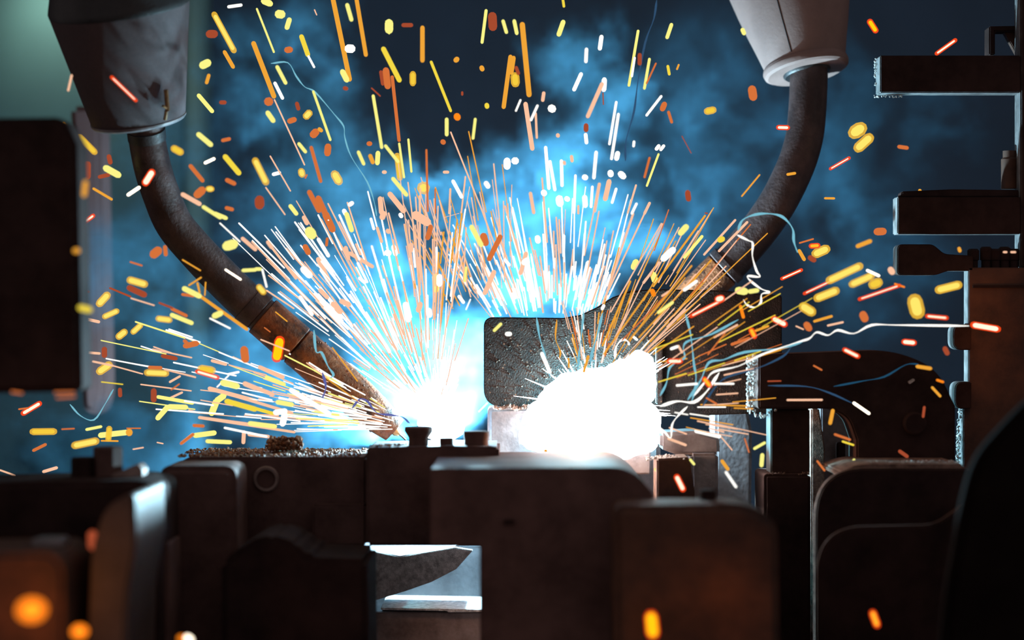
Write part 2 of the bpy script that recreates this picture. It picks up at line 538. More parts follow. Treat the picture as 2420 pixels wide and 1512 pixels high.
# upper right: stacked plates on a column
cl = thing('clamp_column', 'brown-black clamp column at the right edge with bright left side', 'column', W(2360, bot(-0.0020), -0.0020))
poly = rpoly([(2289, 632, 3), (2560, 632), (2560, bot(-0.0120)), (2276, bot(-0.0120)), (2276, 960), (2289, 935)])
obj('shaft', edged(prism(poly, -0.0120, 0.014, 0.0008)), ['rust', 'lit_edge'], cl)
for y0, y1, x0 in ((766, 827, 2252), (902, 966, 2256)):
    obj('knob', edged(prism(rpoly([(x0, y0, 22), (2296, y0), (2296, y1), (x0, y1, 26)]), -0.0160, 0.016, 0.0006)), ['steel_b', 'lit_edge'], cl)
obj('groove_ring', wbox(*W(2300, 680, -0.0135), *(W(2560, 674, -0.0120))), 'steel_b', cl)
for k, x in enumerate((2300, 2330, 2352, 2374, 2396)):
    obj('bolt', lathe([(0, 11 * S), (20 * S, 11 * S), (22 * S, 14 * S), ((44 + 5 * (k % 2)) * S, 14 * S), ((48 + 5 * (k % 2)) * S, 10 * S)], W(x, 636, -0.0020), Vector((0, 0, 1)), 12), 'steel_b', cl, True)
obj('spatter_crust', edge_lumps([(2272, 960), (2266, 1000), (2264, 1060), (2262, 1085), (2270, 1112)], 170, 1.8, 4.2, 3, 36, -0.0120, 0.0080), 'frost', cl, True, 'stuff')

mast = thing('clamp_mast', 'black upright mast carrying the dark plates at the top right', 'mast', W(2440, 632, -0.0020))
obj('upright', edged(prism([(2412, -120), (2560, -120), (2560, 633), (2412, 633)], -0.0070, 0.016, 0.0008)), ['steel_b', 'lit_edge'], mast)
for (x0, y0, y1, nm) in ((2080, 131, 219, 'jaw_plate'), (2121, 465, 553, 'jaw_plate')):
    obj(nm, edged(prism([(x0, y0), (2412, y0), (2412, y1), (x0, y1)], -0.0070, 0.016, 0.0006)), ['steel_b', 'lit_edge'], mast)
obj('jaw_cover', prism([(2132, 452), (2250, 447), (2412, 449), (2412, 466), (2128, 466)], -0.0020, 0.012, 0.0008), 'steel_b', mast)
obj('pusher', edged(prism(rpoly([(2120, 577, 14), (2205, 577, 10), (2232, 600, 10), (2300, 604), (2300, 640), (2240, 640), (2212, 650, 8), (2120, 650, 10)]), -0.0120, 0.014, 0.0006)), ['steel_b', 'lit_edge'], mast)
obj('spatter_crust', edge_lumps([(2069, 133), (2068, 228), (2140, 228)], 50, 1.4, 3.2, 2, 37, -0.0020, 0.0080), 'frost', mast, True, 'stuff')
obj('sensor_pin', lathe([(0, 20 * S), (70 * S, 20 * S), (74 * S, 16 * S), (90 * S, 16 * S)], W(2386, 446, 0.0080), Vector((0, 0, 1)), 20), 'rust', mast, True)
hk = thing('hook_bracket', 'small dark hooked bracket above the topmost jaw plate', 'bracket', W(2380, 128, 0.0080))
obj('hook', prism([(2338, 62), (2440, 60), (2440, 74), (2352, 74), (2352, 130), (2338, 130)], 0.0080, 0.014, 0.0008), 'steel_b', hk)
obj('plate', prism([(2372, 74), (2440, 74), (2440, 130), (2404, 130)], 0.0140, 0.006, 0.0006), 'rust', hk)

# lower right guards
g = thing('corner_guard', 'black round-cornered guard with rough spatter-covered top at lower right', 'guard', W(2100, bot(-0.12), -0.12))
obj('sheet', edged(prism(rpoly([(1926, 1106, 120), (2290, 1106), (2290, bot(-0.12)), (1926, bot(-0.12))], 14), -0.12, 0.006, 0.001)), ['steel_b', 'rough'], g)
obj('ledge', edged(prism(rpoly([(1985, 1114), (2030, 1097, 30), (2278, 1097), (2278, 1122), (1985, 1128)]), -0.112, 0.07, 0.001)), ['rough', 'rough'], g)
obj('spatter_crust', edge_lumps([(1985, 1122), (2040, 1094), (2262, 1092)], 330, 1.2, 3.6, 4, 41, -0.10, -0.055), 'frost', g, True, 'stuff')
tag(obj('inner_guard', edged(prism(rpoly([(1932, 1246, 110), (2210, 1240, 60), (2260, 1205), (2300, 1160), (2300, bot(-0.16)), (1932, bot(-0.16))], 14), -0.16, 0.005, 0.001)), ['steel_b', 'rust']),
    'black inner guard sheet with curved top in front of the corner guard', 'guard')
tag(obj('cover_dome', prism(rpoly([(2450, 930, 60), (2380, 1000, 60), (2305, 1085, 60), (2275, 1200, 60), (2240, 1400, 60), (2215, 1620), (2215, bot(-0.3)), (2700, bot(-0.3)), (2700, 900, 60)]), -0.30, 0.016, 0.005, seg=4), 'soot', None, True),
    'large blurred black rounded cover in the bottom right corner', 'cover')

# ------------------------------------------------------------------ front fixture
b2 = thing('clamp_block', 'large dark clamp block with rounded right shoulder in front of the weld', 'clamp block', W(1300, bot(-0.2), -0.2))
poly = rpoly([(1016, 1107, 8), (1480, 1104, 90), (1536, 1150, 60), (1600, 1290), (1610, bot(-0.2)), (1134, bot(-0.2)), (1134, 1291, 6), (1016, 1291)])
obj('body', prism(poly, -0.2, 0.135, 0.004, seg=3), 'steel', b2, True)
obj('front_recess', prism(rpoly([(1190, 1228, 6), (1215, 1228, 6), (1215, 1240, 5), (1190, 1240, 5)]), -0.202, 0.004, 0.0004), 'steel_b', b2)
b1 = thing('bolted_block', 'dark block with three bolt heads standing on its top edge', 'clamp block', W(940, 1290, -0.1))
obj('body', prism(rpoly([(866, 1058, 10), (1060, 1054), (1180, 1056), (1180, 1290), (866, 1290)]), -0.1, 0.065, 0.0016), 'steel', b1, True)
for x, y0, y1, r0, r1, nm in ((989, 1056, 1011, 22, 31, 'bolt'), (1055, 1056, 1036, 15, 15, 'bolt'), (1126, 1056, 1021, 27, 29, 'bolt')):
    h = (y0 - y1) * S
    o = obj(nm, lathe([(0, r0 * S), (h * 0.45, r0 * S), (h * 0.75, r1 * S), (h * 0.95, r1 * S), (h, (r1 - 3) * S)], W(x, y0, -0.085), Vector((0, 0, 1)), 16), 'steel', b1, True)
obj('spatter_crust', edge_lumps([(872, 1054), (960, 1050)], 70, 1.4, 3.4, 2.5, 43, -0.1, -0.07), 'crust', b1, True, 'stuff')
br = thing('side_bar', 'long dark bar with spatter-roughened top and round socket left of the bolted block', 'bar', W(640, 1290, -0.08))
obj('body', prism(rpoly([(416, 1096, 12), (446, 1080, 8), (866, 1080), (866, 1290), (416, 1290)]), -0.08, 0.08, 0.0016), ['steel'], br, True)
r = random.Random(51)
sp = []
for _ in range(900):
    Y = r.uniform(-0.078, -0.004)
    zt = W(0, 1080, -0.08).z
    x = W(r.uniform(440, 862), 0, -0.04).x
    sp.append((Vector((x, Y, zt + 0.0003)), r.uniform(1.5, 5.0) * S))
obj('spatter_crust', lumps(sp, seed=52, flat=0.55), 'crust', br, True, 'stuff')
sp = [(W(r.uniform(632, 712), r.uniform(1034, 1062), r.uniform(-0.05, -0.03)), r.uniform(3, 8) * S) for _ in range(150)]
obj('slag_lump', lumps(sp, seed=53), 'crust', br, True)
d = lathe([(0, 20 * S), (0.0005, 29 * S), (0.0025, 29 * S), (0.0035, 26 * S), (0.0035, 21 * S), (-0.004, 19 * S), (-0.004, 2 * S)], W(630, 1131, -0.0795), Vector((0, -1, 0)), 32, closed=False)
obj('socket_screw', d, 'worn', br, True)
obj('step', prism([(738, 1192), (866, 1192), (866, 1290), (738, 1290)], -0.09, 0.03, 0.0016), 'steel', br, True)
tag(obj('corner_cover', prism(rpoly([(376, 1102, 26), (556, 1102, 30), (566, bot(-0.14)), (376, bot(-0.14))]), -0.14, 0.055, 0.004, seg=3), 'steel', None, True),
    'dark upright cover with rounded top right of the worn grey bracket', 'cover')
b3 = thing('low_block', 'low blurred dark block with worn top edge at the lower middle right', 'clamp block', W(1640, bot(-0.25), -0.25))
obj('body', prism(rpoly([(1452, 1196, 30), (1760, 1192, 30), (1840, 1230, 40), (1850, bot(-0.25)), (1452, bot(-0.25))]), -0.25, 0.046, 0.004, seg=3), 'rust', b3, True)
obj('stop_pin', lathe([(0, 16 * S), (26 * S, 16 * S), (28 * S, 13 * S)], W(1674, 1190, -0.22), Vector((0, 0, 1)), 16), 'steel_b', b3, True)

# opening with bare steel pieces
gs = thing('gusset', 'curved bare steel gusset seen through the opening under the clamp blocks', 'gusset', W(980, 1420, -0.03))
obj('curved_plate', prism([(740, 1270), (815, 1289), (945, 1315), (1075, 1293), (1118, 1300), (1078, 1345), (1020, 1375), (960, 1396), (896, 1416), (860, 1424), (740, 1424)], -0.031, 0.004, 0.0004), 'frost', gs)
tb = bmesh.new()
tv = [tb.verts.new(v) for v in (W(790, 1282, -0.027), W(945, 1313, -0.0305), W(1075, 1291, -0.027), W(1085, 1282, 0.03), W(790, 1279, 0.03))]
tb.faces.new(tv)
ex = bmesh.ops.extrude_face_region(tb, geom=tb.faces[:])
bmesh.ops.translate(tb, verts=[v for v in ex['geom'] if isinstance(v, bmesh.types.BMVert)], vec=(0, 0, -0.003))
bmesh.ops.recalc_face_normals(tb, faces=tb.faces)
obj('top_shelf', tb, 'grey', gs)
sb = thing('slide_plate', 'bluish bare steel slide plate with bright ledge in the opening', 'slide plate', W(1000, bot(0.05), 0.03))
obj('back_sheet', prism([(820, 1290), (1180, 1290), (1180, bot(0.05)), (820, bot(0.05))], 0.05, 0.004, 0.0), 'bluegrey', sb)
obj('ledge', prism([(900, 1436), (1150, 1440), (1150, 1446), (1060, 1447), (1055, 1444), (900, 1441)], -0.01, 0.06, 0.0003), 'frost', sb)
obj('lower_sheet', prism([(820, 1447), (1180, 1447), (1180, bot(-0.01)), (820, bot(-0.01))], -0.008, 0.006, 0.0006), 'worn', sb)
tag(obj('angled_block', prism([(522, 1330), (560, 1300), (600, 1275), (640, 1264), (700, 1284), (730, 1318), (868, 1322), (872, bot(-0.2)), (522, bot(-0.2))], -0.2, 0.075, 0.003), 'steel_b'),
    'black block with angled peak left of the steel opening', 'block')

# left foreground
lb = thing('toggle_clamp', 'black blurred toggle clamp with nuts on top at the lower left', 'clamp', W(150, bot(-0.22), -0.22))
obj('body', prism(rpoly([(-260, 1150, 20), (60, 1140, 40), (330, 1136, 20), (372, 1150, 20), (380, bot(-0.22)), (-260, bot(-0.22))]), -0.22, 0.07, 0.004, seg=3), 'steel_b', lb, True)
obj('nut', lathe([(0, 27 * S), (48 * S, 27 * S), (52 * S, 24 * S)], W(199, 1140, -0.18), Vector((0, 0, 1)), 6), 'steel_b', lb)
obj('nut', lathe([(0, 30 * S), (66 * S, 30 * S), (70 * S, 27 * S)], W(255, 1136, -0.18), Vector((0, 0, 1)), 6), 'steel', lb)
obj('wedge_tab', prism(rpoly([(262, 1122, 6), (325, 1096, 8), (336, 1112, 6), (334, 1134), (262, 1134)]), -0.19, 0.02, 0.002), 'worn', lb, True)
tag(obj('worn_bracket', prism(rpoly([(202, 1700), (208, 1480), (216, 1290, 60), (250, 1195, 60), (318, 1160, 24), (322, 1290, 20), (300, 1400, 60), (290, 1700)]), -0.31, 0.085, 0.006, seg=4), 'bracket', None, True),
    'worn grey curved bracket catching the light at the lower left', 'bracket')
tag(obj('stop_stub', prism(rpoly([(368, 1290, 8), (398, 1282, 8), (404, bot(-0.2)), (366, bot(-0.2))]), -0.2, 0.04, 0.003), 'steel', None, True),
    'short dark stop stub just right of the worn grey bracket', 'stop')
cb = thing('corner_block', 'blurred dark block with an ember glow in the bottom left corner', 'block', W(60, bot(-0.33), -0.33))
obj('body', prism(rpoly([(-260, 1312, 20), (120, 1304, 30), (152, 1340, 20), (156, bot(-0.33)), (-260, bot(-0.33))]), -0.33, 0.07, 0.005, seg=3), 'rust', cb, True)
obj('worn_pad', prism(rpoly([(72, 1275, 6), (140, 1275, 6), (146, 1292, 6), (78, 1292, 6)]), -0.30, 0.02, 0.002), 'grey', cb, True)
bx = thing('control_box', 'tall black blurred box at the left edge below the teal partition', 'box', W(60, 945, -0.25))
obj('body', prism(rpoly([(-260, 282, 20), (150, 276, 26), (180, 340), (192, 925, 20), (-260, 935, 20)]), -0.25, 0.03, 0.004, seg=3), 'steel_b', bx, True)
obj('bracket_arm', wbox(*W(-260, 700, -0.20), *(W(-300, 560, -0.16))), 'steel_b', bx)
tag(obj('grey_post', prism(rpoly([(165, 250), (236, 250), (250, 930, 30), (235, 985, 20), (195, 970, 20)]), 0.24, 0.04, 0.004), 'post', None, True),
    'grey blurred post hanging behind the black box at left', 'post')
# ------------------------------------------------------------------ welding smoke: one volume grown from a density field
BLOBS = [  # photo x, y, radius in pixels, density weight, depth
    (1330, 150, 120, 3.85, .11), (1420, 220, 130, 3.85, .12), (1400, 90, 110, 2.05, .12), (1350, 340, 150, 3.59, .11), (1290, 430, 150, 2.47, .10),
    (1410, 430, 130, 1.90, .11), (1240, 540, 170, 0.57, .10), (1390, 570, 170, 0.57, .09), (1290, 660, 190, 0.57, .08), (1480, 600, 150, 0.34, .09),
    (1040, 385, 105, 2.66, .10), (985, 440, 110, 2.09, .10), (1110, 470, 120, 2.09, .10), (1180, 430, 130, 1.90, .10), (1080, 560, 150, 1.71, .10),
    (700, 250, 240, 1.73, .13), (820, 430, 200, 1.51, .12), (640, 480, 190, 1.51, .12), (560, 130, 150, 1.73, .13), (740, 110, 160, 1.73, .13),
    (780, 640, 190, 1.94, .10), (920, 660, 180, 2.16, .09), (1650, 250, 300, 0.23, .15), (1620, 450, 240, 0.25, .14), (1960, 350, 330, 0.23, .16),
    (2230, 280, 170, 0.35, .15), (2050, 640, 260, 0.20, .15), (150, 1090, 190, 16.85, .10), (360, 1060, 170, 5.40, .09), (480, 900, 200, 1.12, .11),
    (330, 650, 260, 1.12, .13), (620, 800, 220, 0.98, .10), (400, 350, 200, 1.08, .15), (1040, 880, 170, 0.90, .06), (1110, 830, 120, 1.00, .06),
    (900, 850, 160, 1.73, .07), (680, 1010, 150, 1.08, .06), (1050, 930, 120, 2.20, .045), (1090, 850, 110, 1.80, .045), (1030, 790, 100, 1.00, .05),
    (1290, 700, 110, 0.40, .06), (1400, 670, 110, 0.18, .06), (1200, 720, 100, 0.50, .055),
    (1085, 800, 110, 1.40, .05), (1115, 900, 100, 1.60, .045), (800, 1010, 120, 3.00, .045), (900, 960, 110, 1.20, .045), (960, 760, 120, 0.90, .05), (885, 1025, 90, 3.20, .040), (720, 1035, 100, 2.20, .045),
]


def smoke():
    ng = bpy.data.node_groups.new('smoke_field', 'GeometryNodeTree')
    ng.interface.new_socket('Geometry', in_out='OUTPUT', socket_type='NodeSocketGeometry')
    N, L = ng.nodes.new, ng.links.new
    out = N('NodeGroupOutput')

    def val(n, k, v):
        n.inputs[k].default_value = v

    def math_(op, a, b=None):
        n = N('ShaderNodeMath'); n.operation = op
        for i, x in enumerate((a, b)):
            if x is None:
                continue
            if isinstance(x, (int, float)):
                n.inputs[i].default_value = x
            else:
                L(x, n.inputs[i])
        return n.outputs[0]

    def vmath(op, a, b, s=None):
        n = N('ShaderNodeVectorMath'); n.operation = op
        for i, x in enumerate((a, b)):
            if isinstance(x, (tuple, Vector)):
                n.inputs[i].default_value = x
            elif x is not None:
                L(x, n.inputs[i])
        if s is not None:
            n.inputs['Scale'].default_value = s
        return n.outputs['Value'] if op in ('LENGTH', 'DISTANCE') else n.outputs['Vector']

    def noise(vec, scale, detail, rough=0.55, dist=0.0):
        n = N('ShaderNodeTexNoise'); L(vec, n.inputs['Vector'])
        val(n, 'Scale', scale); val(n, 'Detail', detail); val(n, 'Roughness', rough); val(n, 'Distortion', dist)
        return n

    def ramp(x, a, b, c=0.0, d=1.0):
        n = N('ShaderNodeMapRange'); n.interpolation_type = 'SMOOTHSTEP'
        L(x, n.inputs['Value']); val(n, 'From Min', a); val(n, 'From Max', b); val(n, 'To Min', c); val(n, 'To Max', d)
        return n.outputs['Result']

    pos = N('GeometryNodeInputPosition').outputs[0]
    warp = vmath('SUBTRACT', noise(pos, 14.0, 2.0).outputs['Color'], (0.5, 0.5, 0.5))
    warp2 = vmath('SUBTRACT', noise(pos, 45.0, 2.0).outputs['Color'], (0.5, 0.5, 0.5))
    p = vmath('ADD', pos, vmath('SCALE', warp, None, 0.07))
    p = vmath('ADD', p, vmath('SCALE', warp2, None, 0.022))
    total = None
    for x, y, r, w, Y in BLOBS:
        c = W(x, y, Y)
        dist = vmath('DISTANCE', p, tuple(c))
        f = ramp(dist, r * S, 0.25 * r * S, 0.0, w)
        total = f if total is None else math_('MAXIMUM', total, f) if False else math_('ADD', total, f)
    wisp = ramp(noise(p, 26.0, 5.0, 0.62, 0.6).outputs['Fac'], 0.42, 0.63, 0.03, 1.85)
    fine = ramp(noise(p, 85.0, 3.0, 0.6, 1.0).outputs['Fac'], 0.35, 0.65, 0.45, 1.4)
    rn = noise(p, 20.0, 2.0, 0.5, 1.2).outputs['Fac']
    ridge = math_('POWER', math_('SUBTRACT', 1.0, math_('ABSOLUTE', math_('MULTIPLY', math_('SUBTRACT', rn, 0.5), 4.0))), 5.0)
    ridge = math_('ADD', 0.75, math_('MULTIPLY', math_('MAXIMUM', ridge, 0.0), 1.6))
    dens = math_('MULTIPLY', math_('MULTIPLY', math_('MULTIPLY', total, wisp), fine), ridge)
    vc = N('GeometryNodeVolumeCube')
    L(dens, vc.inputs['Density'])
    lo, hi = Vector((-0.40, 0.024, -0.135)), Vector((0.40, 0.215, 0.255))
    val(vc, 'Min', lo); val(vc, 'Max', hi)
    val(vc, 'Resolution X', 200); val(vc, 'Resolution Y', 38); val(vc, 'Resolution Z', 98)
    val(vc, 'Background', 0.0)
    m = bpy.data.materials.new('blue_welding_smoke')
    m.use_nodes = True
    nt = m.node_tree
    nt.nodes.clear()
    o = nt.nodes.new('ShaderNodeOutputMaterial')
    pv = nt.nodes.new('ShaderNodeVolumePrincipled')
    pv.inputs['Color'].default_value = (0.17, 0.58, 0.92, 1)
    pv.inputs['Absorption Color'].default_value = (0, 0, 0, 1)
    pv.inputs['Density'].default_value = SMOKE_DENSITY
    pv.inputs['Anisotropy'].default_value = 0.0
    nt.links.new(pv.outputs[0], o.inputs['Volume'])
    sm = N('GeometryNodeSetMaterial'); sm.inputs['Material'].default_value = m
    L(vc.outputs['Volume'], sm.inputs['Geometry'])
    L(sm.outputs[0], out.inputs[0])
    me = bpy.data.meshes.new('welding_smoke')
    ob = bpy.data.objects.new('welding_smoke', me)
    COL.objects.link(ob)
    me.materials.append(m)
    md = ob.modifiers.new('smoke_field', 'NODES')
    md.node_group = ng
    ob['kind'] = 'stuff'
    tag(ob, 'blue drifting welding smoke behind the sparks and torches', 'smoke')
    return ob


SMOKE_DENSITY = 6.5
smoke()
# ------------------------------------------------------------------ sparks
G = dict(  # hot-metal colours: y yellow, g pale yellow, a amber, o orange, d dull red-orange, p peach, w white, h hot orange, r core of red-edged sparks
    y=glow('spark_yellow', (0.92, 0.70, 0.06), 1.0), g=glow('spark_pale_yellow', (0.93, 0.88, 0.24), 1.05),
    a=glow('spark_amber', (0.88, 0.38, 0.04), 1.0), o=glow('spark_orange', (0.80, 0.20, 0.05), 0.85),
    d=glow('spark_dull_red', (0.55, 0.10, 0.04), 0.7), p=glow('spark_peach', (1.0, 0.56, 0.36), 1.0),
    w=glow('spark_white', (1.0, 0.97, 0.90), 1.3), h=glow('spark_hot_orange', (1.0, 0.24, 0.01), 1.1),
    r=glow('spark_white_core', (1.0, 0.85, 0.65), 3.4), c=glow('thread_cyan', (0.22, 0.58, 0.72), 0.9),
    b=glow('thread_blue', (0.05, 0.13, 0.26), 0.6), s=glow('spark_skin_red', (1.0, 0.07, 0.01), 1.0, 0.35),
    t=glow('spark_core_yellow', (1.0, 0.66, 0.0), 2.6), e=glow('spark_core_orange', (1.0, 0.45, 0.02), 3.0), f=glow('spark_core_gold', (0.97, 0.85, 0.20), 1.3),
    q=glow('spark_skin_gold', (0.94, 0.53, 0.04), 1.0, 0.5), v=glow('thread_violet', (0.14, 0.16, 0.50), 0.8), k=glow('thread_dim', (0.02, 0.10, 0.19), 0.7))
CNAME = dict(y='yellow', g='pale yellow', a='amber', o='orange', d='dull red', p='peach', w='white', h='hot orange', r='red-edged', t='red-rimmed yellow')

SP = []   # x1, y1, x2, y2, width, colour (photograph pixels)


def tile(ox, oy, k, text):
    for s in text.replace('\n', ';').split(';'):
        f = s.split()
        if len(f) == 6:
            x1, y1, x2, y2, w = (float(v) for v in f[:5])
            SP.append((ox + x1 / k, oy + y1 / k, ox + x2 / k, oy + y2 / k, w / k, f[5]))


tile(0, 0, 3, '''1515 95 1662 365 38 y;1590 365 1655 478 28 a;1622 48 1708 36 22 w;1440 462 1470 446 56 g;1480 535 1465 585 24 a;1405 672 1508 793 30 g
1402 948 1500 1030 34 g;1592 1105 1698 1232 36 y;1478 242 1526 240 58 d;1225 1048 1288 1083 44 a;1456 1154 1516 1126 20 r;1347 1172 1440 1285 28 o
1400 1378 1432 1350 55 o;1472 1338 1505 1340 38 y;1605 1274 1665 1303 30 o;1607 1474 1645 1484 26 o;1580 995 1625 985 24 o;1568 726 1592 726 28 d
560 965 675 1082 38 a;455 866 560 965 16 a;508 535 484 640 15 p;790 545 966 715 15 r;745 1188 845 1244 46 g;1028 1300 1080 1217 46 r;910 1380 985 1330 22 r
660 1335 795 1415 18 a;622 1155 620 1260 44 d;607 1290 596 1385 28 a;700 1255 775 1238 28 d;772 1110 782 1150 34 d;1290 1375 1420 1448 30 p;1438 1464 1565 1545 26 g''')
tile(605, 0, 3, '''50 5 105 28 46 g;160 100 182 102 62 g;238 135 218 200 36 g;5 60 128 372 15 g;-20 300 130 690 34 a;130 705 345 1170 11 p
415 70 430 105 9 p;545 -10 665 570 34 a;645 30 678 145 28 g;712 -10 780 395 28 a;920 150 945 240 8 g;943 150 943 225 58 g;1045 178 1100 178 28 d
1180 190 1180 435 30 a;320 252 370 395 34 y;372 400 412 475 16 w;655 345 678 345 62 w;612 505 645 570 40 g;222 354 240 352 46 o;900 340 1020 575 34 y
920 490 935 620 46 o;885 505 900 600 26 d;965 540 1015 1000 24 o;1112 520 1112 595 42 a;1240 435 1382 790 20 y;1418 426 1424 420 36 a;1600 480 1604 490 34 a
1632 70 1602 305 22 g;1675 100 1680 205 62 d;1752 150 1775 228 24 g;1462 655 1462 670 16 d;1636 745 1638 755 32 y;1805 395 1755 765 30 a;1425 825 1428 832 46 h
1352 840 1352 960 26 g;1555 840 1538 985 20 g;1380 935 1610 1512 11 p;148 470 212 592 26 g;132 585 190 700 24 w;85 720 95 720 60 o;405 645 528 995 18 g
80 795 125 860 34 g;355 825 378 800 50 y;240 858 270 848 38 o;290 735 300 770 28 d;405 955 425 935 56 o;450 915 462 925 28 a;512 1030 505 1095 48 o
830 675 892 1050 22 g;820 625 880 680 10 d;630 625 640 628 28 d;305 1020 350 1075 24 g;390 1040 460 1290 24 o;320 1210 328 1240 46 y;555 1230 590 1290 56 y
-10 1130 75 1300 42 y;100 1105 245 1355 10 p;125 1235 165 1225 26 w;70 1330 205 1520 10 p;25 1420 25 1450 66 d;240 1455 290 1520 30 g;375 1355 450 1500 34 o
440 1400 490 1512 40 o;725 1075 765 1165 24 g;800 1018 808 1018 34 o;810 1105 828 1150 28 a;865 1080 860 1160 34 g;915 1030 1010 1150 22 g;1000 1095 1020 1270 38 a
1015 1015 1050 1260 16 g;1080 985 1102 1220 16 g;905 1220 915 1220 26 p;968 1262 1070 1385 28 g;1186 1332 1188 1332 84 y;1208 1060 1218 1500 14 o;1270 1340 1272 1512 10 o
945 1370 1050 1500 38 p;880 1400 890 1512 36 p;1325 1005 1328 1008 36 o;1335 1220 1360 1220 22 p;1395 1280 1460 1400 26 w;1485 1250 1455 1512 12 p;1378 1340 1370 1512 14 p
1780 1130 1780 1190 50 w;1632 1300 1645 1320 34 w;665 1450 680 1440 30 w;625 1495 635 1515 32 w;360 1240 350 1260 12 o''')
tile(1210, 0, 3, '''360 -10 368 45 18 y;15 145 35 240 26 g;365 150 330 250 34 g;72 165 122 680 36 a;12 405 -5 520 30 a;20 530 25 600 56 a;30 480 45 520 24 d
635 255 622 350 30 w;528 350 524 435 24 w;895 215 828 610 20 g;870 410 850 540 16 w;1132 170 1098 270 26 g;492 520 438 640 28 w;655 560 650 640 38 w
640 590 535 830 28 p;645 660 648 740 8 d;905 390 905 450 28 d;975 415 938 630 20 g;1020 450 955 590 12 o;1105 470 1115 525 20 y;1182 460 1170 490 14 a
1060 680 952 820 18 w;1082 735 1065 775 40 o;1110 795 1132 865 20 o;1385 788 1425 780 46 a;1635 212 1645 235 30 g;1700 620 1712 700 58 o;60 710 28 785 14 w
225 660 218 710 24 p;280 768 286 772 56 w;95 730 145 1060 32 p;180 750 135 850 18 w;168 800 176 980 16 p;740 720 690 1025 18 w;755 805 705 1130 20 w
325 958 326 962 28 p;525 890 525 920 34 d;522 955 528 1010 26 w;865 1005 862 1035 18 w;750 1080 740 1130 36 w;1040 1035 1025 1055 24 r;1075 1035 1055 1060 20 r
1040 1090 955 1320 16 g;975 1120 940 1255 16 o;1205 965 1270 1085 6 d;1245 1360 1252 1415 38 d;1755 1240 1630 1390 11 a;1370 1510 1385 1512 10 d
20 1140 24 1140 54 w;238 1040 262 1340 24 w;268 1140 305 1350 22 w;350 1135 355 1320 24 w;422 1110 426 1140 24 p;370 1150 372 1160 22 p;597 1075 580 1265 24 w
698 1225 700 1235 44 w;765 1228 795 1255 44 w;515 1256 520 1258 40 w;450 1240 440 1512 18 w;620 1300 585 1500 22 p;690 1280 660 1415 36 p;738 1340 710 1435 20 w
570 1320 560 1470 20 w;515 1395 520 1460 36 w;225 1365 228 1370 44 w;335 1410 340 1440 52 w;388 1408 394 1412 38 w;130 1365 155 1512 24 p;880 1310 820 1512 14 p;882 1445 850 1512 18 w;975 1440 940 1512 20 p;470 1460 470 1512 16 p''')
tile(1815, 0, 3, '''720 150 765 220 36 t;1332 282 1192 382 22 r;68 903 145 905 28 r;605 945 665 905 90 y;632 1055 725 970 66 y;440 1198 578 1118 16 r;930 1040 985 1048 26 o
140 1236 190 1228 20 a;405 1405 468 1406 16 a;1075 1350 1078 1350 22 a''')
tile(0, 504, 3, '''582 78 664 14 22 r;535 265 550 265 30 a;1085 295 1125 260 62 o;1170 240 1175 290 28 o;925 345 1005 370 12 o;912 470 1035 505 46 y;910 525 1030 580 40 d
700 645 765 575 50 y;735 735 835 690 38 y;565 668 640 685 34 y;560 738 705 770 22 p;780 530 925 590 14 d;930 602 1092 652 10 p;600 550 630 556 14 d
835 880 890 835 46 y;940 845 1000 790 38 y;1115 745 1210 757 38 y;1212 718 1365 780 30 g;1130 635 1220 670 14 d;1215 675 1325 728 22 o;590 985 705 993 18 p
740 960 740 1010 40 d;660 1050 800 1080 14 p;700 1125 780 1070 52 y;800 1080 1010 1138 10 p;1035 1128 1185 1135 42 y;1060 1092 1140 1095 24 o;1165 1105 1388 1162 12 p
1395 1120 1545 1165 24 r;1420 1100 1510 1115 50 a;1505 1045 1600 1070 22 p;1310 940 1400 920 40 o;1310 905 1340 940 26 o;1730 960 1740 1040 56 o;1150 1010 1250 1030 30 d
1295 330 1420 405 10 a;1340 510 1425 455 12 a;1400 495 1415 560 14 a;1458 490 1452 580 10 a;1600 400 1705 468 14 r;1300 530 1420 590 36 g;1410 580 1755 825 22 a;1295 575 1370 585 20 o
1560 70 1700 200 10 w;1600 235 1665 215 66 g;1715 175 1815 260 26 p;1520 0 1605 35 28 g;1720 405 1815 400 24 g;1515 730 1570 705 40 g;1490 745 1630 815 12 w
1205 1195 1275 1155 16 p;1215 1250 1270 1210 10 o;1205 1310 1290 1270 16 p;720 1195 870 1212 8 y;160 1420 285 1345 30 r;135 1388 200 1380 12 o;85 1265 155 1275 12 o;390 1270 525 1268 10 o;405 1307 530 1298 10 o
1115 1300 1370 1345 26 g;1310 1330 1510 1360 12 w;1115 1455 1190 1370 38 g;1195 1370 1325 1375 36 g;1340 1395 1415 1415 12 p;1500 1420 1535 1330 48 g;1535 1330 1590 1290 44 g
1480 1240 1815 1330 30 p;1570 1200 1690 1230 40 g;1600 1330 1815 1390 36 y;1540 1230 1620 1150 10 w;1620 1140 1690 1125 16 w;1730 1205 1815 1240 34 p;1090 1250 1090 1330 40 d;1410 1445 1815 1500 18 p;850 1250 852 1290 28 d''')
tile(300, 820, 3.78, '''850 315 990 350 52 g;1050 325 1310 425 36 p;1180 175 1400 270 32 p;1240 265 1410 335 34 g;730 365 1480 590 26 p;890 475 1310 595 30 y;1320 585 1420 570 48 w;1410 600 1390 690 56 w
1340 490 1480 515 42 g;640 630 1500 760 22 p;1090 680 1330 710 40 g;870 720 1250 800 20 w;600 790 790 765 46 g;485 860 590 780 26 o;710 840 930 850 36 g;1045 760 1040 850 34 p
1085 780 1270 800 30 p;1460 380 1814 600 42 w;1360 450 1530 490 14 w;600 700 680 705 28 o;20 765 22 768 60 a;0 725 120 725 12 o''')
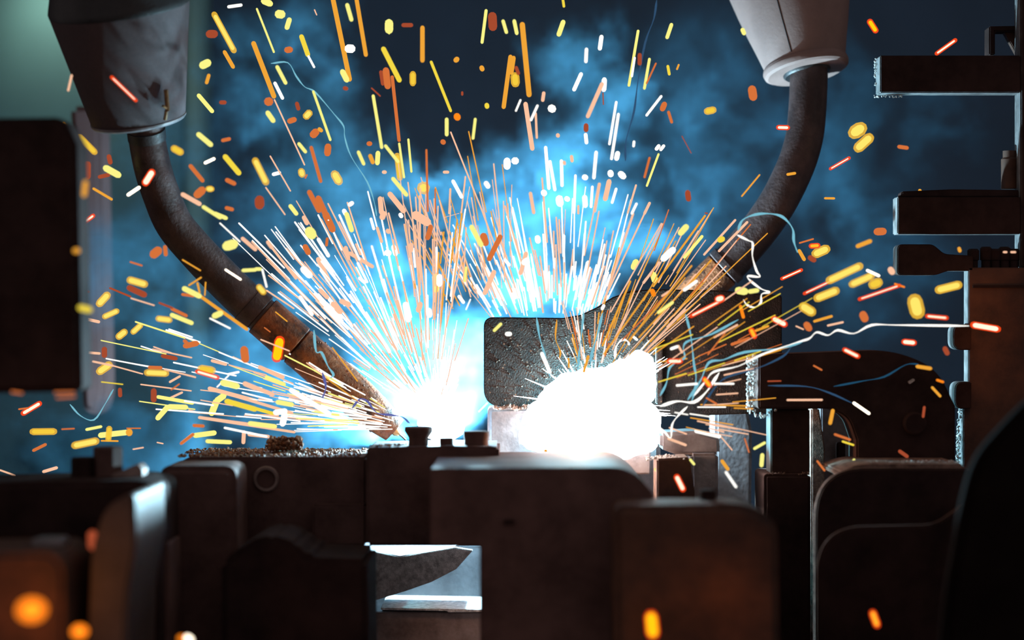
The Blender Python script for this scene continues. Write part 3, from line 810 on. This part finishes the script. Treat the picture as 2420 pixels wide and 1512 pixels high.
tile(0, 1008, 3, '''225 36 390 34 44 a;440 18 525 14 10 o;615 20 715 0 20 g;520 135 690 100 46 y;705 62 905 40 40 g;720 100 835 102 12 a;235 170 325 125 22 o;305 320 405 290 22 p;0 308 105 345 12 p
945 160 1015 148 10 p;1115 112 1155 120 10 p;1290 115 1365 55 22 p;735 1305 728 1350 66 r;1330 1500 1345 1512 40 r;1280 1500 1295 1500 36 h;655 760 660 850 56 d;775 10 768 90 40 a''')
tile(605, 504, 3, '''140 130 330 370 10 w;80 200 285 465 18 p;85 205 110 240 26 p;-30 200 240 480 12 p;20 520 55 560 40 y;0 395 30 395 24 g;45 400 75 520 14 w;330 390 385 445 46 w;340 30 360 70 30 p;380 130 395 150 70 g
440 180 515 305 26 w;440 10 545 215 12 w;490 0 545 120 50 o;590 10 735 330 14 w;640 0 680 125 34 g;505 180 500 225 20 o;815 40 835 110 20 w;860 105 890 200 22 p;905 0 895 30 42 p;975 235 990 290 36 w;930 280 940 282 44 w
1100 225 1098 260 34 p;935 125 940 130 32 p;1115 250 1128 380 14 w;1030 20 1024 10 30 w;635 240 655 320 30 p;660 280 830 380 26 p;345 230 375 285 40 o;440 320 515 480 38 p;310 590 400 720 26 w
545 640 600 700 40 p;600 620 665 650 36 p;490 640 545 690 34 w;450 540 510 600 30 p;710 220 740 290 16 p;820 230 920 560 14 w;720 350 790 490 16 w;645 450 705 545 14 w;735 460 770 490 22 w
1120 5 1225 70 60 p;1240 90 1215 180 36 o;1330 30 1440 0 4 p;1525 90 1600 230 34 g;1610 150 1630 220 50 o;1735 160 1650 330 36 o;1765 330 1795 365 20 r;1270 440 1275 550 46 g;1300 440 1300 510 40 w
1280 240 1285 420 16 w;1430 110 1390 660 12 p;1460 0 1400 500 12 a;1490 100 1470 480 10 p;1610 0 1815 560 12 p;1590 310 1700 600 12 p;1690 410 1620 570 34 p;1490 385 1480 480 18 g
170 890 145 1035 66 t;140 700 220 765 9 a;35 895 235 975 10 p;360 1060 500 1165 9 p;500 1170 720 1330 8 a;540 950 720 1190 9 a;60 810 100 840 8 o;1690 830 1735 785 22 g;1780 855 1800 855 30 w;1640 1345 1580 1405 12 w;1440 590 1470 630 24 w;1520 610 1490 680 10 w;1060 640 1080 760 44 w;1165 640 1150 690 40 p;1225 690 1230 720 40 w''')
tile(1210, 504, 3, '''1240 90 1190 145 42 g;1350 160 1220 315 22 g;880 340 860 385 44 g;1145 255 1070 325 46 w;1000 430 1015 480 46 g;1045 345 930 495 18 p;995 550 1005 575 32 h;1585 45 1360 295 16 p;1670 60 1465 270 18 p
1475 188 1490 182 40 y;1060 70 700 700 10 p;1370 15 1000 520 14 a;1275 370 830 900 12 a;1415 330 900 880 10 a;940 0 640 640 12 p;860 0 660 600 16 p;760 240 560 1000 9 a
1310 480 1220 545 22 w;1140 630 1035 705 22 g;1110 555 1065 585 14 p;840 480 640 940 14 a;980 540 650 1000 12 a;1110 560 780 900 9 o;1230 680 960 960 12 p;1500 610 1265 730 20 r;1455 610 1490 600 40 r
1620 660 1640 735 22 h;1595 545 1660 555 50 g;1680 555 1745 545 30 g;1700 480 1500 620 9 p;1600 790 1430 880 14 p;1510 850 1390 1000 10 o;1685 885 1555 930 20 o;1695 825 1720 875 32 h;1720 835 1815 800 16 a
1110 1048 1200 1048 28 r;1180 940 1205 985 16 p;1130 960 1170 945 20 w;1380 1310 1450 1350 12 o;1360 1170 1405 1225 30 h;1170 1220 1310 1208 16 w;1440 1208 1570 1208 14 w;1450 1285 1600 1275 10 p;1030 1055 1240 1030 9 a;1040 1195 1235 1135 9 y
1000 1000 1290 800 8 a;1280 860 1010 960 8 y;180 170 185 200 40 w;85 350 105 330 40 w;100 280 60 430 30 p;640 675 650 655 22 w;860 875 885 895 18 w;40 1390 20 1395 12 w;210 990 270 1130 26 w;540 1015 510 1120 20 a;400 1030 405 1090 14 a''')
tile(1815, 504, 3, '''225 210 320 182 12 o;300 232 360 228 30 h;220 262 258 330 26 a;330 290 420 250 62 y;300 315 325 330 36 d;630 235 730 195 28 a;775 130 815 128 52 o;95 465 240 400 18 r;425 480 660 370 48 y;255 570 510 450 14 r
590 505 740 440 46 y;745 505 780 490 60 a;705 405 785 442 16 r;340 605 490 545 52 y;240 655 320 705 60 y;330 765 450 730 18 a;645 610 935 510 16 r;900 500 965 522 12 h;425 795 530 772 14 p;1035 600 1065 720 92 y
270 785 295 820 46 o;675 720 685 745 54 o;1200 545 1360 505 52 y;1125 728 1270 742 22 r;1450 790 1635 822 40 r;1255 960 1270 990 34 d;960 910 1040 918 34 r;540 965 640 1015 26 r;1055 1085 1155 1100 24 a;325 1080 380 1110 11 o
1200 1182 1240 1195 16 h;1165 1235 1220 1295 18 a;610 1345 715 1418 18 r;135 1323 385 1322 14 p;0 1190 90 1188 10 d;460 1395 440 1490 26 a;35 745 125 790 36 r;200 800 250 822 10 p;1108 1375 1100 1440 18 d;1355 250 1360 265 24 a;1672 275 1690 275 14 p;1725 275 1752 275 14 p;870 400 880 415 42 p''')
tile(1210, 1008, 3, '''1165 350 1215 450 34 r;985 1330 1000 1480 68 t;1490 245 1530 300 24 a;1515 320 1590 430 18 w;1720 155 1790 115 20 g;1775 195 1768 280 28 g;1650 85 1680 180 10 o;1265 235 1290 265 18 g;1015 300 1045 360 14 g
1110 85 1230 130 18 p;1480 70 1560 165 9 p;1300 30 1475 70 26 w;280 100 235 175 26 a;370 100 368 160 16 w''')
tile(1815, 1008, 3, '''475 55 580 92 16 o;530 105 605 130 14 y;350 245 400 310 14 o;545 320 610 235 18 g;935 175 985 210 24 d;740 1315 775 1410 36 h''')

# keep the shell of the fattest sparks as a gold skin over a lighter core
rr = random.Random(77)


def capsule(p0, p1, r, bm, n=8, mi=0, r0=None):
    """rounded streak between two points"""
    d = p1 - p0
    if d.length < r * 0.2:
        d = Vector((0, 0, r * 0.2))
        p1 = p0 + d
    t, u, v = frame_of(d)
    r0 = r if r0 is None else r0
    st = [(p0 - t * r0 * 0.94, r0 * 0.30), (p0 - t * r0 * 0.62, r0 * 0.78), (p0, r0), (p1, r), (p1 + t * r * 0.62, r * 0.78), (p1 + t * r * 0.94, r * 0.30)]
    rings = [[bm.verts.new(c + (u * math.cos(2 * math.pi * k / n) + v * math.sin(2 * math.pi * k / n)) * q) for k in range(n)] for c, q in st]
    fs = []
    for a, b in zip(rings, rings[1:]):
        for k in range(n):
            fs.append(bm.faces.new((a[k], b[k], b[(k + 1) % n], a[(k + 1) % n])))
    fs.append(bm.faces.new(rings[0])); fs.append(bm.faces.new(rings[-1][::-1]))
    for f in fs:
        f.material_index = mi
        f.smooth = True


PLACES = [  # landmark phrases by photograph region, first hit wins
    (0, 0, 200, 270, 'before the teal partition'), (200, 0, 470, 310, 'over the left torch shroud'), (470, 0, 640, 160, 'beside left shroud at frame top'), (470, 160, 640, 330, 'beside left shroud lower down'),
    (0, 270, 300, 480, 'beside the black box top'), (300, 310, 480, 640, 'around the left torch neck'), (480, 330, 700, 500, 'right of the left torch neck'),
    (640, 0, 800, 160, 'in dark smoke top left'), (640, 160, 800, 330, 'in blue smoke upper left'), (800, 0, 960, 160, 'at top centre left'), (800, 160, 960, 330, 'in the dark gap left of centre'),
    (960, 0, 1120, 330, 'in the dark gap at top centre'), (1120, 0, 1270, 330, 'left of the tall plume'), (1270, 0, 1420, 330, 'inside the tall smoke plume'), (1420, 0, 1560, 330, 'right of the tall plume'), (1560, 0, 1830, 330, 'left of the right shroud'),
    (1830, 0, 2060, 330, 'beside the right torch neck top'), (2060, 0, 2420, 330, 'by the topmost jaw plate'), (1960, 270, 2420, 470, 'between right neck and jaw plates'), (1700, 330, 1960, 700, 'around the right torch bend'),
    (700, 330, 860, 500, 'in left mid smoke'), (860, 330, 1020, 500, 'at the low smoke hill'), (1020, 330, 1180, 500, 'above the left fan of sparks'), (1180, 330, 1300, 500, 'above the wavy plate, left'), (1300, 330, 1430, 500, 'above the wavy plate, middle'), (1430, 330, 1700, 500, 'above the wavy plate, right'),
    (480, 500, 700, 700, 'above the copper nozzle band'), (700, 500, 860, 700, 'in the left fan, outer side'), (860, 500, 1020, 700, 'in the left fan, middle'), (1020, 500, 1180, 760, 'in the left fan, inner side'), (1180, 500, 1330, 760, 'rising behind plate left'), (1330, 500, 1480, 700, 'rising behind plate middle'), (1480, 500, 1700, 700, 'rising near right nozzle'),
    (0, 480, 210, 950, 'right side of black box'), (210, 480, 340, 760, 'left of the torch bend, high'), (340, 600, 480, 760, 'left of the torch bend, near'), (210, 760, 420, 950, 'left of the nozzle, far out'), (420, 760, 620, 950, 'left of the nozzle, close'), (480, 640, 640, 760, 'on the lower torch neck'), (620, 700, 800, 900, 'along the copper nozzle'), (800, 700, 1150, 1000, 'close above the left weld'),
    (620, 900, 860, 1060, 'under the copper nozzle'), (420, 950, 620, 1060, 'above the side bar'), (210, 950, 420, 1130, 'above the clamp base nuts'), (0, 930, 210, 1200, 'low at the left edge'),
    (1140, 690, 1400, 1060, 'on the plate before the glare'), (1400, 680, 1560, 1060, 'over the glare'), (1560, 680, 1700, 830, 'on the plate, upper right'), (1700, 680, 1860, 830, 'at the plate corner'), (1560, 830, 1760, 960, 'on the plate, lower right'), (1560, 960, 1820, 1170, 'over the small wedge block'),
    (1860, 560, 1980, 700, 'right of the right nozzle'), (1980, 560, 2120, 760, 'left of the pusher'), (2120, 560, 2420, 720, 'around the pusher'), (1860, 700, 2060, 830, 'above the clamp lever, left'), (2060, 720, 2420, 860, 'above the clamp lever, right'), (1760, 830, 2000, 980, 'on the clamp lever'), (2000, 830, 2300, 1000, 'on the rounded lever end'), (1860, 960, 2300, 1130, 'around the round cut-out'),
    (0, 1130, 450, 1512, 'before the lower left brackets'), (450, 1130, 1000, 1512, 'low at centre left'), (1000, 1130, 1560, 1512, 'before the large clamp block'), (1560, 1130, 2420, 1512, 'before the dark guards')]


def place(x, y):
    for x0, y0, x1, y1, s in PLACES:
        if x0 <= x < x1 and y0 <= y < y1:
            return s
    return 'at the edge of the spray'


def shape_word(x1, y1, x2, y2, w):
    L = math.hypot(x2 - x1, y2 - y1) + w
    if L < 1.7 * w:
        return 'round blob'
    size = 'thin' if w < 5.5 else 'slim' if w < 10 else 'fat' if w > 14.5 else 'plain'
    ln = 'long' if L > 95 else 'short' if L < 38 else ''
    ang = math.degrees(math.atan2(-(y2 - y1), x2 - x1)) % 180
    tilt = 'level' if ang < 18 or ang > 162 else 'upright' if 72 < ang < 108 else 'right-leaning' if ang <= 72 else 'left-leaning'
    return ' '.join(q for q in ((ln if size == 'plain' and ln else size + (' ' + ln if ln else '')), tilt, 'streak') if q)


def depth_for(x, y, w):
    """sparks fly in a shell around the welds: thin sharp ones near the focus plane, low ones in front of the fixture"""
    if 1130 < y < 1190 and x > 1500:
        return -0.10
    if y > 1130:
        return -0.30 if x < 450 else -0.27 if x < 1750 else -0.20
    if 1560 < x < 1990 and 660 < y:
        return rr.uniform(-0.075, -0.062)
    if x > 1990 and y > 560:
        return rr.uniform(-0.085, -0.065)
    if 130 < x < 480 and y < 320:
        return -0.105
    if 285 < x < 640 and 300 < y < 770:
        return rr.uniform(-0.078, -0.064)
    if 1860 < x < 1990 and y < 500:
        return 0.02
    if x < 205 and 280 < y < 960:
        return -0.27
    return rr.uniform(-0.055, -0.025) if (1100 < x < 1600 and y > 680) or (560 < x < 960 and y > 640) else rr.uniform(-0.055, 0.02)


NAMED = {}


def add_spark(s):
    x1, y1, x2, y2, w, c = s
    Y = depth_for((x1 + x2) / 2, (y1 + y2) / 2, w)
    dY = rr.uniform(-0.006, 0.006)
    p0, p1 = W(x1, y1, Y - dY), W(x2, y2, Y + dY)
    r = w / 2 * S
    if (p1 - p0).length > 2.2 * r:   # the listed ends include the rounded tips
        t = (p1 - p0).normalized() * r * 0.5
        p0, p1 = p0 + t, p1 - t
    cx, cy = (x1 + x2) / 2, (y1 + y2) / 2
    lab = '%s %s spark %s' % (CNAME[c], shape_word(x1, y1, x2, y2, w).replace(' streak', ''), place(cx, cy))
    skin = 's' if c in 'rht' and w > 4.5 else 'q' if c in 'ya' and w > 12.5 else None
    bm = bmesh.new()
    if skin is None:
        capsule(p0, p1, r, bm)
        o = obj('spark', bm, G[c], None, False, base=False)
    else:
        mid = (p0 + p1) / 2
        o = thing('spark', lab, 'spark', mid)
        d = (p1 - p0) * 0.06
        capsule(p0 + d, p1 - d, max(r * 0.5, r - 1.6 * S) if skin == 's' else r * 0.70, bm)
        obj('core', bm, G['r' if c == 'r' else 't' if c == 't' else 'e' if c == 'h' else 'f' if c == 'y' else 'y'], o, False, base=False)
        bm = bmesh.new()
        capsule(p0, p1, r + 1.4 * S if skin == 's' else r * 1.12, bm)
        obj('skin', bm, G[skin], o, False, base=False)
    tag(o, lab, 'spark', 'sparks ' + place(cx, cy))
    NAMED.setdefault(lab, []).append((cx, cy, o))


def area(s):
    return (math.hypot(s[2] - s[0], s[3] - s[1]) + s[4]) * s[4]


SP.sort(key=area, reverse=True)
for s in SP[:300]:
    add_spark(s)
ORD = ['first', 'second', 'third', 'fourth', 'fifth', 'sixth', 'seventh', 'eighth']
for lab, lst in NAMED.items():      # tell apart the ones that would read the same
    n = len(lst)
    if n < 2:
        continue
    wide = max(q[0] for q in lst) - min(q[0] for q in lst) > max(q[1] for q in lst) - min(q[1] for q in lst)
    lst.sort(key=lambda q: q[0] if wide else q[1])
    for i, q in enumerate(lst):
        if n == 2:
            t = ('left' if i == 0 else 'right') if wide else ('upper' if i == 0 else 'lower')
            q[2]['label'] = t + ' ' + lab
        else:
            q[2]['label'] = lab + ', ' + ORD[i] + (' from left' if wide else ' from top')
EXTRA = list(SP[300:])

# fine spray in the three fans, too many to count
FAN = []


def fan(x, y, a0, a1, n, r0, r1, l0, l1, w0, w1, cols, seed, Y0, Y1):
    q = random.Random(seed)
    for _ in range(n):
        a = math.radians(q.uniform(a0, a1))
        rad = q.uniform(r0, r1) ** 1.0
        ln = q.uniform(l0, l1)
        w = q.uniform(w0, w1)
        wob = math.radians(q.uniform(-5, 5))
        ex, ey = x + math.cos(a) * rad, y - math.sin(a) * rad
        FAN.append((ex, ey, ex + math.cos(a + wob) * ln, ey - math.sin(a + wob) * ln, w, q.choice(cols), q.uniform(Y0, Y1)))


fan(1015, 985, 96, 140, 85, 130, 420, 40, 190, 2.0, 4.8, 'wwppwp', 1, -0.03, 0.03)
fan(1020, 985, 80, 98, 45, 130, 380, 60, 240, 2.0, 4.5, 'wpppa', 2, -0.03, 0.03)
fan(1020, 985, 118, 142, 34, 200, 520, 60, 160, 2, 4.6, 'wwp', 3, -0.03, 0.0)
fan(990, 1010, 158, 178, 40, 130, 640, 40, 190, 2.0, 4.5, 'wwppgp', 4, -0.03, 0.02)
fan(1330, 1000, 70, 125, 75, 265, 430, 40, 170, 2.0, 4.8, 'wwwpp', 5, 0.025, 0.04)
fan(1230, 1050, 92, 118, 40, 340, 560, 60, 210, 2.0, 3.8, 'ppaap', 6, 0.025, 0.04)
fan(1385, 960, 40, 70, 48, 110, 420, 60, 220, 1.8, 3.6, 'apaop', 7, -0.03, 0.004)
fan(1400, 950, 72, 112, 40, 90, 190, 25, 90, 1.8, 3.6, 'aowp', 8, -0.03, 0.004)
fan(1430, 960, 18, 40, 22, 150, 420, 50, 200, 1.6, 3.0, 'apyo', 9, -0.075, -0.06)
fan(1430, 960, -20, 16, 18, 160, 330, 30, 120, 2.0, 4.0, 'wpa', 10, -0.075, -0.062)
fan(1030, 990, 70, 150, 80, 50, 200, 30, 120, 1.8, 4.2, 'wwwwp', 11, -0.01, 0.03)
fan(1000, 1010, 150, 178, 60, 90, 300, 40, 160, 1.8, 4.0, 'wwwpg', 12, -0.03, 0.0)
fan(1310, 1010, 66, 118, 75, 270, 335, 25, 110, 2.5, 5.5, 'wwwwp', 13, 0.024, 0.04)
fan(1000, 1015, 162, 182, 50, 60, 240, 40, 150, 1.8, 3.8, 'wwwwp', 14, -0.02, 0.03)
slots = list('ygaodpwhrt')
bm = bmesh.new()
for s in EXTRA:
    Y = depth_for((s[0] + s[2]) / 2, (s[1] + s[3]) / 2, s[4])
    capsule(W(s[0], s[1], Y), W(s[2], s[3], Y), s[4] / 2 * S, bm, 6, slots.index(s[5]))
for s in FAN:
    capsule(W(s[0], s[1], s[6]), W(s[2], s[3], s[6]), s[4] / 2 * S, bm, 5, slots.index(s[5]))
o = obj('spark_spray', bm, [G[c] for c in slots], None, False, base=False)
o['kind'] = 'stuff'
tag(o, 'fine spray of thin white and orange spark streaks fanning from the welds', 'spark spray')

# ------------------------------------------------------------------ glowing threads of burnt wire and smoke trails
THREADS = [  # pixel path, width, colour, depth, label
    ('c', 6, -0.05, 'cyan thread hooking over the right torch bend', [(1744, 545), (1755, 520), (1785, 507), (1820, 505), (1850, 513), (1873, 540), (1876, 570), (1885, 597)]),
    ('w', 5, -0.06, 'white kinked thread hanging below the right torch bend', [(1742, 555), (1768, 568), (1779, 575), (1778, 605), (1788, 640), (1796, 654), (1768, 652), (1772, 662), (1798, 682), (1818, 690), (1800, 695), (1798, 715), (1783, 726), (1765, 720), (1757, 708)]),
    ('w', 5, -0.075, 'long white zigzag thread ending at the right column', [(1640, 935), (1668, 900), (1688, 878), (1745, 865), (1800, 838), (1880, 810), (1912, 800), (1930, 785), (1957, 792), (1980, 780), (2018, 788), (2060, 768), (2120, 768), (2290, 770)]),
    ('c', 6, -0.07, 'cyan thread bending from the glare to the lever crust', [(1625, 945), (1655, 900), (1675, 857), (1710, 850), (1760, 832), (1850, 822), (1900, 805)]),
    ('c', 5, -0.068, 'upright cyan thread on the right of the plate', [(1620, 742), (1632, 790), (1640, 860), (1645, 892), (1640, 930), (1634, 950)]),
    ('c', 5, -0.068, 'cyan thread curling beside the red-edged spark', [(1560, 935), (1575, 905), (1582, 870), (1600, 855), (1618, 845), (1615, 820), (1628, 805), (1680, 790), (1745, 755)]),
    ('c', 5, -0.03, 'left cyan thread falling across the plate', [(1268, 750), (1275, 795), (1285, 830), (1292, 860), (1300, 890)]),
    ('c', 5, -0.03, 'cyan thread upright across the middle of the plate', [(1380, 735), (1374, 790), (1368, 840), (1366, 875)]),
    ('c', 6, -0.03, 'bright cyan thread leaning at the plate bend', [(1424, 740), (1412, 790), (1400, 830), (1395, 860)]),
    ('a', 4, -0.03, 'thin amber thread across the plate between cyan ones', [(1316, 755), (1313, 800), (1324, 830), (1322, 850)]),
    ('w', 6, -0.035, 'white hook-shaped thread over the glare', [(1453, 848), (1456, 820), (1470, 803), (1483, 806), (1487, 815)]),
    ('c', 6, -0.035, 'cyan kinked thread on the copper nozzle', [(742, 780), (747, 830), (760, 833), (775, 865), (788, 885), (780, 893)]),
    ('v', 5, -0.035, 'violet-blue thread along the copper nozzle tip', [(832, 965), (850, 943), (868, 948), (890, 975), (920, 980), (950, 985), (968, 1000)]),
    ('c', 4, 0.03, 'dim cyan thread winding through the left smoke', [(640, 150), (680, 148), (700, 180), (720, 205), (745, 218), (790, 270), (812, 298), (815, 325), (830, 370), (868, 430), (885, 480), (890, 510)]),
    ('b', 5, 0.04, 'dim blue thread rising right of the plume', [(1552, 0), (1545, 45), (1525, 100), (1508, 190), (1498, 265), (1480, 330), (1478, 380)]),
    ('b', 4, -0.062, 'long dim blue thread across the clamp lever', [(1815, 911), (1905, 913), (1960, 928), (2020, 955)]),
    ('k', 4, -0.062, 'faint dark-blue thread above the round cut-out', [(1970, 913), (2040, 900), (2090, 890), (2140, 862), (2170, 860)]),
    ('c', 4, 0.02, 'cyan check-mark thread below the grey post', [(165, 955), (190, 982), (222, 992), (248, 955), (268, 920)]),
    ('v', 6, -0.035, 'pale blue thread crossing the lower nozzle edge', [(762, 880), (770, 915), (762, 940)]),
    ('b', 5, -0.068, 'blue thread under the zigzag thread', [(1660, 960), (1690, 915), (1720, 890), (1790, 870), (1850, 842), (1870, 820)]),
    ('w', 7, -0.066, 'white branching thread right of the glare', [(1560, 960), (1600, 948), (1640, 950), (1670, 925), (1690, 895), (1700, 880)]),
    ('w', 5, -0.066, 'white looping thread low right of the glare', [(1625, 960), (1600, 985), (1588, 1005), (1585, 1035), (1570, 1020), (1545, 1000), (1520, 990)]),
]
for c, w, Y, lab, pts in THREADS:
    path = spline([W(x, y, Y + 0.004 * math.sin(i * 1.7)) for i, (x, y) in enumerate(pts)], 4)
    n = len(path)
    o = obj('spatter_thread', sweep(path, [w / 2 * S * (0.75 + 0.35 * math.sin(i * 0.9)) * (0.4 if i in (0, n - 1) else 1) for i in range(n)], 6), G[c], None, True, base=False)
    tag(o, lab, 'thread', 'glowing threads')

# ------------------------------------------------------------------ the burning arcs
FLARE = glow('arc_plasma', (0.95, 0.99, 1.0), 3.0)
_nt = FLARE.node_tree   # plasma is a clear, thin, burning gas: it adds light and hides nothing
_add = _nt.nodes.new('ShaderNodeAddShader')
_tr = _nt.nodes.new('ShaderNodeBsdfTransparent')
_nt.links.new(_tr.outputs[0], _add.inputs[0])
_nt.links.new(_nt.nodes['Emission'].outputs[0], _add.inputs[1])
_nt.links.new(_add.outputs[0], _nt.nodes['Material Output'].inputs['Surface'])


def flare(cx, cy, Y, spokes, seed, label, core):
    """jagged plasma burst: a lumpy core with many tapering tongues"""
    q = random.Random(seed)
    t = thing('weld_arc', label, 'weld arc', W(cx, cy, Y))
    bm = bmesh.new()
    for x, y, rx, ry in core:
        c = W(x, y, Y)
        mat = Matrix.Translation(c) @ Matrix.Diagonal((rx * S, 0.012, ry * S, 1))
        g = bmesh.ops.create_icosphere(bm, subdivisions=4, radius=1.0, matrix=mat)
        for v in g['verts']:
            k = 1 + 0.10 * mnoise.noise(v.co * 180) + 0.07 * mnoise.noise(v.co * 420)
            v.co = c + (v.co - c) * k
    obj('plasma', bm, FLARE, t, True)
    bm = bmesh.new()
    for a0, a1, n, r0, r1, w in spokes:
        for _ in range(n):
            a = math.radians(q.uniform(a0, a1))
            rad = q.uniform(r0, r1)
            d = Vector((math.cos(a), q.uniform(-0.12, 0.12), math.sin(a)))
            c = W(cx, cy, Y)
            sweep([c + d * 30 * S, c + d * rad * 0.6 * S, c + d * rad * S], [w * 1.2 * S, w * 0.6 * S, 0.3 * S], 6, bm)
    obj('tongue', bm, FLARE, t, True, 'stuff')
    return t


flare(1400, 960, -0.020, [(28, 50, 20, 90, 215, 4), (50, 150, 18, 90, 150, 4), (150, 200, 9, 90, 185, 4), (-12, 6, 8, 120, 200, 3.0)], 5,
      'blinding white weld arc in front of the wavy plate', [(1400, 965, 125, 92), (1480, 915, 68, 66), (1510, 880, 38, 52), (1325, 985, 85, 55), (1420, 1040, 135, 48), (1310, 1030, 85, 42), (1500, 1000, 60, 60)])
flare(1040, 985, 0.028, [(60, 130, 30, 50, 170, 4), (130, 165, 16, 60, 150, 4)], 6,
      'white weld arc at the tip of the copper nozzle', [(1045, 985, 60, 62)])

# hot beads resting low on the fixture, lighting the steel around them
EMBER = glow('ember_orange', (1.0, 0.22, 0.01), 2.2)
for x, y, r, Y, lab in ((75, 1441, 20, -0.52, 'blurred orange ember at the bottom left corner'), (188, 1492, 13, -0.42, 'small orange ember at the bottom edge left')):
    bm = lumps([(W(x, y, Y), r * S)], seed=3, sub=2)
    tag(obj('ember', bm, EMBER, None, True), lab, 'ember')
# the light the nearest hot metal throws on the steel beside it
point_light('ember_light', W(75, 1441, -0.37), 0.035, (1.0, 0.30, 0.03), 0.004)
point_light('spark_light', W(2335, 772, -0.045), 0.012, (1.0, 0.30, 0.04), 0.004)
point_light('ember_light', W(1720, 1430, -0.275), 0.006, (1.0, 0.28, 0.04), 0.006)
